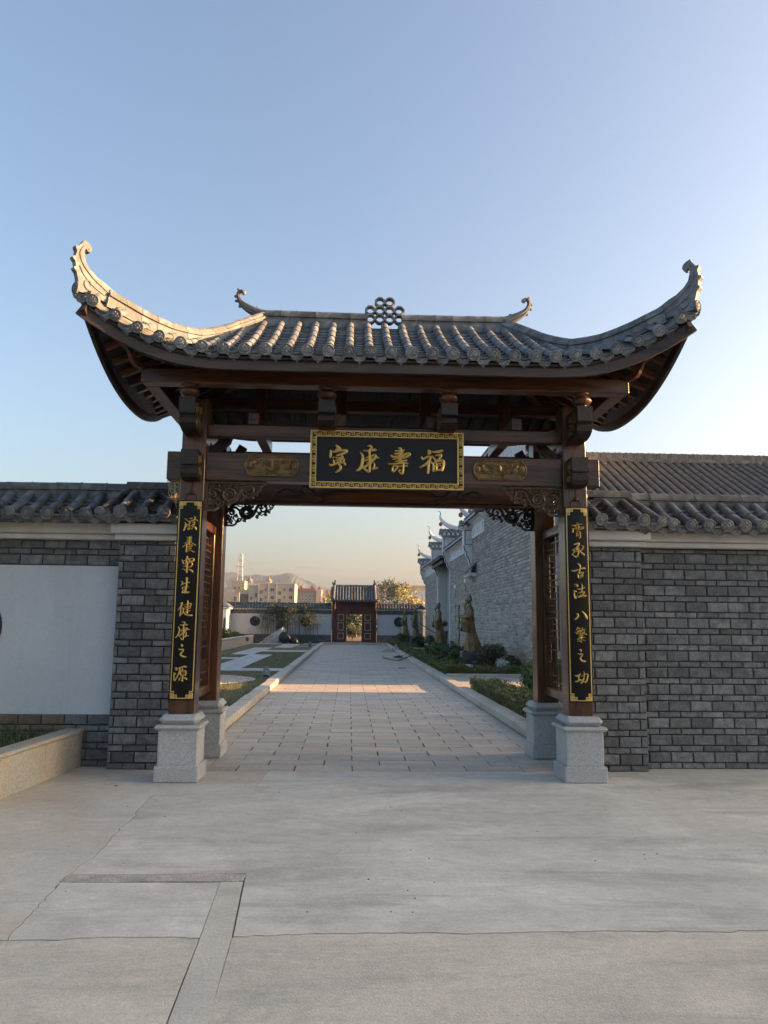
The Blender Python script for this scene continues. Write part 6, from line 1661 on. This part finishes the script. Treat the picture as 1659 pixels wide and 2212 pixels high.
# what shows through the gatehouse doorway
shrub(-.1, 56.5, 1.1, 1.3, 3600, 'rose_leaf', 'brown bush seen low through the gatehouse doorway', .10)
shrub(-.3, 64, 3.0, 2.3, 6500, 'dark_leaf', 'tall reddish green thicket seen through the gatehouse doorway', .16)
shrub(1.3, 78, 1.8, .9, 2200, 'green_leaf', 'low green bush behind the thicket beyond the gatehouse', .16)

def branchy(x, y, h, r, nleaf, leaf, label, size, seed, sparse=.6, bark='twig', white=False, zb=0.0, lift=.35):
    """trunk, forking limbs and leaf sprays hung on the twigs"""
    R_ = np.random.default_rng(seed); t_ = thing('tree', label, 'tree', (x, y, zb))
    b = MB(); ends = []
    def grow(p, d, L, rad, lv):
        pts = [p]; q = p
        for i in range(4):
            d = (d+V(R_.normal(size=3)*.13)).normalized(); d.z += .05; q = q+d*(L/4); pts.append(q)
        b.tube(pts, [rad*(1-.45*i/4) for i in range(5)], 7 if lv < 2 else 5)
        if lv >= 3: ends.extend([pts[2], pts[3], pts[4]]); return
        if lv == 2: ends.extend(pts[2:])
        for k in range(3 if lv else 5):
            a = R_.uniform(0, 6.283); sp = R_.uniform(.45, .95)
            dd = (d+V((math.cos(a)*sp, math.sin(a)*sp, R_.uniform(-.05, .4)))).normalized()
            grow(pts[R_.integers(2, 5)], dd, L*R_.uniform(.55, .8), rad*.5, lv+1)
    grow(V((x, y, zb)), V((0, 0, 1)), h*lift, h*.018, 0)
    put('trunk', b, K['twig'], t_)
    if white:
        q = MB(); q.tube([V((x, y, zb)), V((x, y, zb+1.1))], h*.024, 8); put('limewash_band', q, K['limewash'], t_)
    E_ = np.array([e[:] for e in ends]); k = R_.integers(0, len(E_), nleaf)
    P = E_[k]+R_.normal(size=(nleaf, 3))*np.array([r, r, r*.8])*.16*sparse
    put('crown', leaf_mesh('crown', P, size, .55, .0), K[leaf], t_, kind='stuff')
branchy(5.9, 61, 6.4, 2.2, 3000, 'yellow_leaf', 'yellow-leaved thin tree rising behind the far wall next to the hall', .13, 4, .9, lift=.30)
branchy(1.55, 92, 6.5, 2.2, 2600, 'green_leaf', 'small green tree with limewashed trunk beyond the gatehouse doorway', .22, 6, .8, white=True)
branchy(16, 300, 26, 9, 1800, 'dark_leaf', 'dark round tree on the skyline beside the gatehouse roof', .9, 12, .8)
for i, (x, y, r, h, lf) in enumerate(((3.4, 60, 1.1, 3.6, 'green_leaf'), (-8, 58, 1.2, 3.9, 'bamboo_leaf'), (-1.9, 90, 2.6, 6.0, 'green_leaf'))):
    shrub(x, y, r, h, 2200, lf, ('pale green bush showing over the far wall by the yellow tree', 'loose bush showing over the far wall left of the bamboo', 'dark conical bush over the far wall beside the gatehouse')[i], .18, zb=0)
# ------------------------------------------------------------------ rock, gourd and small things
K['rock'] = mat('pale_rock', (.48, .46, .43), (.30, .29, .28), 3, .8, .9, 6, stretch=(2.5, 1, .7), c3=(.20, .19, .19), scale3=4, amt3=.6)
b = MB(); n = 40
prof = [(0, 1.02, .88), (.15, .98, .80), (.35, .84, .68), (.55, .66, .52), (.75, .47, .38), (.9, .34, .26), (1.02, .2, .16), (1.12, .06, .06)]
rings = []
for z, rx, ry in prof:
    ring = []
    for k in range(n):
        q = 2*math.pi*k/n; m = 1+.10*math.sin(5*q+z*4)+.07*math.sin(11*q-z*6)+.05*rng.normal()
        ring.append(V((-5.62+rx*m*math.cos(q)+.48*z, 46.75+ry*.55*m*math.sin(q), z+.03*rng.normal()*(z > 0))))
    rings.append(ring)
b.loft(rings); put('rock', b, K['rock'], label='pale pointed scholar rock leaning behind the big dark gourd', cat='rock')
K['gourd'] = mat('dark_bronze_gourd', (.030, .030, .036), (.019, .019, .023), 5, .38, .08, 20, metal=.3)
gd = thing('gourd_sculpture', 'big dark gourd sculpture lying on its side before the pale rock', 'sculpture', (-4.7, 46, .03))
ax = Mx.Translation(V((-4.88, 46.1, .46))) @ Mx.Rotation(math.radians(112), 4, 'Y') @ Mx.Rotation(.3, 4, 'Z')
b = MB(); b.lathe([(.02, -.42), (.2, -.38), (.34, -.24), (.41, -.02), (.38, .18), (.26, .34), (.20, .41), (.235, .50), (.30, .64), (.31, .78), (.24, .93), (.12, 1.03), (.05, 1.10), (.035, 1.22)], 26, M=ax); put('body', b, K['gourd'], gd); gd.children[0].data.polygons.foreach_set('use_smooth', [True]*len(gd.children[0].data.polygons))
b = MB(); b.tube([ax @ V((0, 0, 1.2)), ax @ V((.02, 0, 1.34)), ax @ V((.09, 0, 1.44))], .028, 7); put('stalk', b, K['gourd'], gd)
for i, x in enumerate((-4.06, -3.86, -3.70, -3.58)):
    b = MB(); b.ball((x, 45.6, .10), (.085, .085, .08), 10, 7); b.tube([V((x, 45.6, .17)), V((x+.03, 45.6, .215))], .012, 5)
    put('stone_ball', b, K['gourd'], label='small dark ball of the row lying by the gourd stalk', cat='ball', group='small dark balls beside the gourd')
K['speckle'] = mat('speckled_resin', (.20, .215, .25), (.07, .08, .10), 28, .55, .2, 40, sharp=(.45, .55))
def garden_light(x, y, zb, s, label):
    g_ = thing('garden_light', label, 'garden light', (x, y, zb), 'speckled garden lights')
    b = MB(); b.lathe([(.10, 0), (.095, .03), (.085, .12), (.062, .22), (.05, .25), (.03, .262)], 14, M=T(x, y, zb, s)); put('housing', b, K['speckle'], g_)
    b = MB()
    for q in (2.3, 3.9): b.ball((.06*math.cos(q), .06*math.sin(q), .255), (.014, .014, .045), 6, 4, T(x, y, zb, s))
    put('cap_lug', b, K['speckle'], g_)
    b = MB(); b.box(-.06, .06, -.094, -.078, .05, .09, T(x, y, zb, s)); put('slot', b, K['ink'], g_)
garden_light(-2.62, 13.4, .03, 1.25, 'grey speckled bucket-shaped garden light on the lawn beside the sunlit strip of kerb')
garden_light(-2.80, 40.3, .03, 1.25, 'far grey speckled garden light on the last strip of lawn')
garden_light(3.0, 18.6, .12, 1.0, 'bluish speckled garden light standing in the hedge bed near the staff-bearing statue')
b = MB(); b.bbox(3.02, 3.35, 14.95, 15.15, .07, .37, .015); put('stone_block', b, K['limewash'], label='pale stone block low in the roses before the staff-bearing statue', cat='block')
b = MB(); b.bbox(2.75, 3.3, 28.9, 29.1, .05, .40, .015); put('stone_block', b, K['kerb'], label='pale granite block among the hedge short of the bundle statue', cat='block')
# clutter on the path by the hedge gap
K['frond'] = mat('dry_palm_rib', (.30, .22, .14), (.18, .13, .085), 12, .8)
fr_ = thing('palm_frond', 'long bent dry palm frond lying across the path and over the kerb', 'palm frond', (1.8, 25, 0))
b = MB(); pts = [V(p) for p in smoothline([(1.18, 27.3, .05), (1.35, 25.4, .03), (1.72, 24.4, .03), (2.15, 24.9, .14), (2.62, 25.6, .32)], 6)]; b.tube(pts, [.02+.02*math.sin(math.pi*i/24) for i in range(len(pts))], 6); put('rib', b, K['frond'], fr_)
b = MB()
for p in pts[3:-5]:
    for s in (-1, 1): b.tube([p, p+V((rng.normal()*.1, s*.35+rng.normal()*.1, .01))], [.012, .004], 4)
put('leaflets', b, K['frond'], fr_)
b = MB(); b.tube([V((2.0, 27.0, .06)), V((2.5, 26.9, .28))], .022, 6); put('stick', b, K['frond'], label='pale straight stick leaning on the kerb beside the dark rag', cat='stick')
b = MB(); b.loft([el(.02, 1.86, .22, .16, 26.8, .12, 5, 1, n=20), el(.07, 1.84, .16, .12, 26.8, .15, 4, 2, n=20), el(.12, 1.9, .06, .05, 26.8, .1, 3, n=20)]); put('rag', b, K['ink'], label='crumpled dark rag on the path by the bent palm frond', cat='rag')
for i in range(3):
    b = MB(); b.bbox(-.33, .33, -.16, .16, 0, .05, .006); put('stone_slab', b, K['paver'], M=T(1.72+.05*i, 33.7+.1*i, .005+i*.052, 1, .2*i), label='loose paving slab stacked by the kerb end at the hedge gap', cat='slab', group='loose paving slabs by the kerb')
b = MB(); b.bbox(-.03, .03, -.3, .3, 0, .40, .006); o_ = put('stone_slab', b, K['granite'], M=T(2.10, 33.9, .02) @ Mx.Rotation(.35, 4, 'Y'), label='pale slab leaning upright against the kerb end at the hedge gap', cat='slab')
b = MB(); b.bbox(-.14, .14, -.015, .015, 0, .02, .004); put('wood_scrap', b, K['twig'], M=T(1.52, 19.2, .003, 1, .2), label='small dark wood scrap on the path opposite the hedge', cat='scrap')
b = MB(); b.tube([V((3.62, 36.2, 1.62)), V((4.7, 36.2, .95))], .022, 6); b.tube([V((4.66, 36.2, .05)), V((4.70, 36.2, .97))], .022, 6); put('prop_pole', b, K['iron'], label='thin slanting pole propped behind the capped scholar statue', cat='pole')

# ------------------------------------------------------------------ town, pylon and hills
K['beige'] = mat('beige_facade', (.50, .42, .32), (.44, .37, .285), .3, .85)
K['cream2'] = mat('cream_trim', (.62, .56, .46), rough=.8)
K['pinkf'] = mat('pink_facade', (.40, .22, .20), (.33, .18, .17), .3, .85)
K['whitef'] = mat('pale_end_wall', (.52, .55, .56), (.46, .49, .50), .3, .85)
K['sunlitf'] = mat('sunlit_wall_tint', (.55, .42, .28), rough=.85)  # warmth of the low sun is put into this wall colour
K['brownf'] = mat('taupe_facade', (.24, .21, .19), (.19, .165, .15), .3, .85)
K['redroof'] = mat('red_roof', (.33, .115, .075), (.25, .085, .06), .8, .8)
K['glass'] = mat('window_glass', (.06, .065, .07), (.03, .032, .035), .7, .2, spec=.7)
K['glass_dark'] = mat('open_window', (.02, .02, .022), rough=.6)
def window(b_, x, y, z, w_, h, dark=False, kind='window'):
    f = MB(); t = .12
    for (a, c, d, e) in ((x-w_/2, x+w_/2, z, z+t), (x-w_/2, x+w_/2, z+h-t, z+h), (x-w_/2, x-w_/2+t, z+t, z+h-t), (x+w_/2-t, x+w_/2, z+t, z+h-t), (x-t/2, x+t/2, z+t, z+h-t)):
        f.box(a, c, y-.15, y+.1, d, e)
    fo_ = put('window', f, K['cream2'], b_)
    p = MB(); p.box(x-w_/2, x+w_/2, y-.06, y+.04, z, z+h); put('pane', p, K['glass_dark' if dark else 'glass'], fo_)
ap = thing('apartment_block', 'long beige flat-roofed apartment block with rows of windows beyond the far wall', 'building', (-35, 316, 0))
b = MB(); b.box(-38.3, -23.2, 310, 324, 0, 17.1); put('wall', b, K['beige'], ap)
b = MB(); b.box(-42.6, -38.3, 311, 323, 0, 16.3); put('wall', b, K['beige'], ap)
b = MB(); b.box(-46, -42.6, 312, 324, 0, 14.6); put('wall', b, K['beige'], ap)
b = MB(); b.box(-53, -46, 309, 322, 0, 13.2); b.box(-52.6, -49.5, 312, 320, 13.2, 14.6); put('wall', b, K['beige'], ap)
b = MB(); b.box(-38.6, -22.9, 309.7, 310.4, 16.9, 17.4); b.box(-42.8, -38.4, 310.7, 311.3, 16.1, 16.5); put('parapet', b, K['cream2'], ap)
for x in (-38.3, -30.9, -34.2, -23.4):
    b = MB(); b.box(x-.2, x+.2, 309.6, 310, 0, 16.9); put('pilaster_strip', b, K['cream2'], ap)
for i, z in enumerate((13.6, 10.4, 7.2, 4.0)):
    for x, w_, dz in ((-37.1, 1.3, -.9), (-35.3, .9, .1), (-32.6, 1.6, .1)): window(ap, x, 310, z+dz, w_, 1.7)
    for x, w_, dz in ((-29.5, 1.2, -1.3), (-27.5, .9, .1), (-24.9, 1.5, .1)): window(ap, x, 310, z+dz, w_, 1.8, True)
    if i: window(ap, -41.3, 311, z-.2, 1.1, 1.5); window(ap, -39.4, 311, z+.9, 1.3, 1.9)
    if i: window(ap, -44.3, 312, z-1.0, 1.8, 2.0); window(ap, -47.6, 309, z-.8, 1.4, 2.0); window(ap, -50.8, 309, z-2.2, 1.0, 1.6)
b = MB(); b.box(-46.3, -42.7, 310.4, 312, 8.6, 12.6); put('balcony', b, K['glass'], ap)
for x in (-45.9, -37.2):
    t = thing('roof_turret', ('small grey-capped turret on the roof behind the left half of the beige block', 'larger grey-capped turret on the roof near the middle of the beige block')[x > -40], 'turret', (x, 340, 17))
    b = MB(); b.box(x-.9, x+.9, 339, 341, 15, 19.6); put('shaft', b, K['beige'], t)
    b = MB(); b.lathe([(1.7, 0), (1.0, .6), (.35, 1.3), (.06, 2.2)], 8, (x, 340, 19.6)); put('cap', b, K['brownf'], t)
b = MB(); b.box(-47, -34, 338, 345, 0, 18.2); put('flat_building', b, K['whitef'], label='low pale building block glimpsed between the two roof turrets', cat='building')
hs = thing('house_block', 'taller sunlit beige house block standing below the lattice pylon', 'building', (-46.5, 330, 0))
b = MB(); b.box(-52, -46.6, 328, 336, 0, 19.1); put('wall', b, K['sunlitf'], hs)
for x in (-50.8, -48.8): window(hs, x, 328, 15.2, .9, 1.3)
pk = thing('pink_block', 'pink apartment block with a pale end wall behind the yellow tree', 'building', (20, 375, 0))
b = MB(); b.box(11.0, 17.0, 375, 392, 0, 20); put('wall', b, K['pinkf'], pk)
b = MB(); b.box(17.03, 40, 375.5, 391, 0, 17.6); put('wall', b, K['whitef'], pk)
b = MB(); b.box(17.03, 40, 376, 391, 17.6, 20.2); b.box(20, 30, 378, 386, 20.2, 21.3); put('upper_wall', b, K['sunlitf'], pk)
for z in (12.3, 16.2, 8.4):
    for x in (14.0, 16.0): window(pk, x, 375, z, .9, 2.4)
    b = MB(); b.box(11, 17.1, 374.7, 375, z-1.0, z-.7); put('string_course', b, K['cream2'], pk)
rb = thing('red_roofed_block', 'apartment block with stepped red roofs and a sunlit end wall behind the beige block', 'building', (-38, 710, 0))
b = MB(); b.box(-62, -31.5, 700, 720, 0, 29.5); put('wall', b, K['brownf'], rb)
b = MB(); b.box(-31.4, -26.6, 698, 718, 0, 31); put('stair_tower', b, K['sunlitf'], rb)
b = MB(); b.box(-26.5, -22.6, 700, 715, 0, 25); put('wall', b, K['beige'], rb)
b = MB(); b.prism([(-63, 29.5), (-31, 29.5), (-33, 32), (-61, 32)], lambda a, c, d: V((a, d, c)), 698, 722); put('roof', b, K['redroof'], rb)
for x in (-46, -35.6, -52, -28.9, -22, -17):
    q = MB(); z_ = 31 if x > -31 else 32
    if x > -24: z_ = 28
    q.box(x-1.1, x+1.1, 704, 707, z_-4, z_+1.0); q.prism([(x-1.8, z_+1), (x+1.8, z_+1), (x, z_+3.4)], lambda a, c, d: V((a, d, c)), 703, 708); put('roof_turret', q, K['redroof'], rb)
b = MB(); b.box(-22.4, -10, 720, 735, 0, 27); put('wall', b, K['brownf'], rb)
b = MB(); b.prism([(-23, 27), (-9.5, 27), (-12, 29), (-21, 29)], lambda a, c, d: V((a, d, c)), 719, 736); put('roof', b, K['redroof'], rb)
for i in range(5):
    for k in range(8): window(rb, -58+k*3.5, 700, 10.5+i*3.4, 2.0, 1.9)
    window(rb, -24.5, 700, 8+i*3.2, 1.6, 1.8)
K['steel'] = mat('pylon_steel', (.50, .47, .42), rough=.6)
py = thing('pylon', 'tall lattice power pylon rising above the beige houses', 'pylon', (-66.3, 450, 0))
b = MB(); lv = [(z, 2.2*(1-z/62)+.25) for z in (0, 6, 11, 16, 20, 24, 28, 31, 34, 37, 39, 41.5)]
cn = lambda z, h: [V((-66.3+a*h, 450+c*h, z)) for a, c in ((-1, -1), (1, -1), (1, 1), (-1, 1))]
for k in range(4): b.tube([cn(z, h)[k] for z, h in lv], .085, 4)
for (za, ha), (zb_, hb_) in zip(lv[:-1], lv[1:]):
    A, B_ = cn(za, ha), cn(zb_, hb_)
    for k in range(4): b.tube([A[k], B_[(k+1) % 4]], .045, 4); b.tube([A[(k+1) % 4], B_[k]], .045, 4); b.tube([B_[k], B_[(k+1) % 4]], .09, 4)
put('lattice', b, K['steel'], py)
b = MB()
for z, h in ((33.6, 2.6), (37.6, 2.0), (40.4, 1.5)):
    for s in (-1, 1): b.tube([V((-66.3, 450, z+.7)), V((-66.3+s*h, 450, z))], .12, 4); b.tube([V((-66.3, 450, z-.2)), V((-66.3+s*h, 450, z))], .1, 4); b.tube([V((-66.3+s*h, 450, z)), V((-66.3+s*h, 450, z-1.2))], .07, 4)
put('cross_arm', b, K['steel'], py)
for i, (za, zb_) in enumerate(((33.2, 26.5), (37.2, 32.0))):
    b = MB(); b.tube([V((-64+130*t, 450, za+(zb_-za)*t-9*t*(1-t))) for t in np.linspace(0, 1, 14)], .045, 4)
    put('power_line', b, K['steel'], label=('lower thin power line sagging from the pylon above the gatehouse', 'upper thin power line strung from the pylon across the sky')[i], cat='power line')
K['hill'] = mat('wooded_hill', (.026, .040, .036), (.038, .048, .040), .02, .95, c3=(.055, .055, .046), scale3=.012, amt3=.5)
ridge = [(-900, 120), (-600, 150), (-450, 165), (-406, 158), (-383, 151), (-353, 149.6), (-300, 150), (-264, 147), (-238, 154), (-211, 160), (-178, 154), (-134, 139), (-101, 126), (-64, 112), (-10, 95), (60, 75), (160, 60), (400, 80), (800, 60)]
xs = np.linspace(-900, 800, 340); zs = np.interp(xs, [p[0] for p in ridge], [p[1] for p in ridge])+rng.normal(size=340)*1.0+2*np.sin(xs*.09)
prof = [(0, 2150), (.35, 2260), (.62, 2360), (.85, 2440), (1, 2500), (.5, 2700), (0, 2900)]
b = MB(); m = len(prof)
b.add([V((x+25*math.sin(k*1.3+x*.01), y+30*math.sin(x*.02+k), max(-.2, z*h*(1+.06*math.sin(x*.05+k*2)*(h < 1))))) for x, z in zip(xs, zs) for k, (h, y) in enumerate(prof)], [(i*m+k, (i+1)*m+k, (i+1)*m+k+1, i*m+k+1) for i in range(339) for k in range(m-1)])
put('hills', b, K['hill'], kind='structure')
# ------------------------------------------------------------------ evening haze
HAZE = 0.00022
b = MB(); b.box(-3800, 3800, -58, 3000, -2, 200)
hz = bpy.data.materials.new('haze'); hz.use_nodes = True
n_ = hz.node_tree.nodes; n_.clear(); out = n_.new('ShaderNodeOutputMaterial'); pv = n_.new('ShaderNodeVolumePrincipled')
pv.inputs['Color'].default_value = (.74, .78, .93, 1); pv.inputs['Density'].default_value = HAZE; pv.inputs['Anisotropy'].default_value = .6
hz.node_tree.links.new(pv.outputs[0], out.inputs['Volume'])
put('haze', b, hz, kind='stuff', label='thin evening haze over the valley', cat='haze')
scene.cycles.volume_max_steps = 64
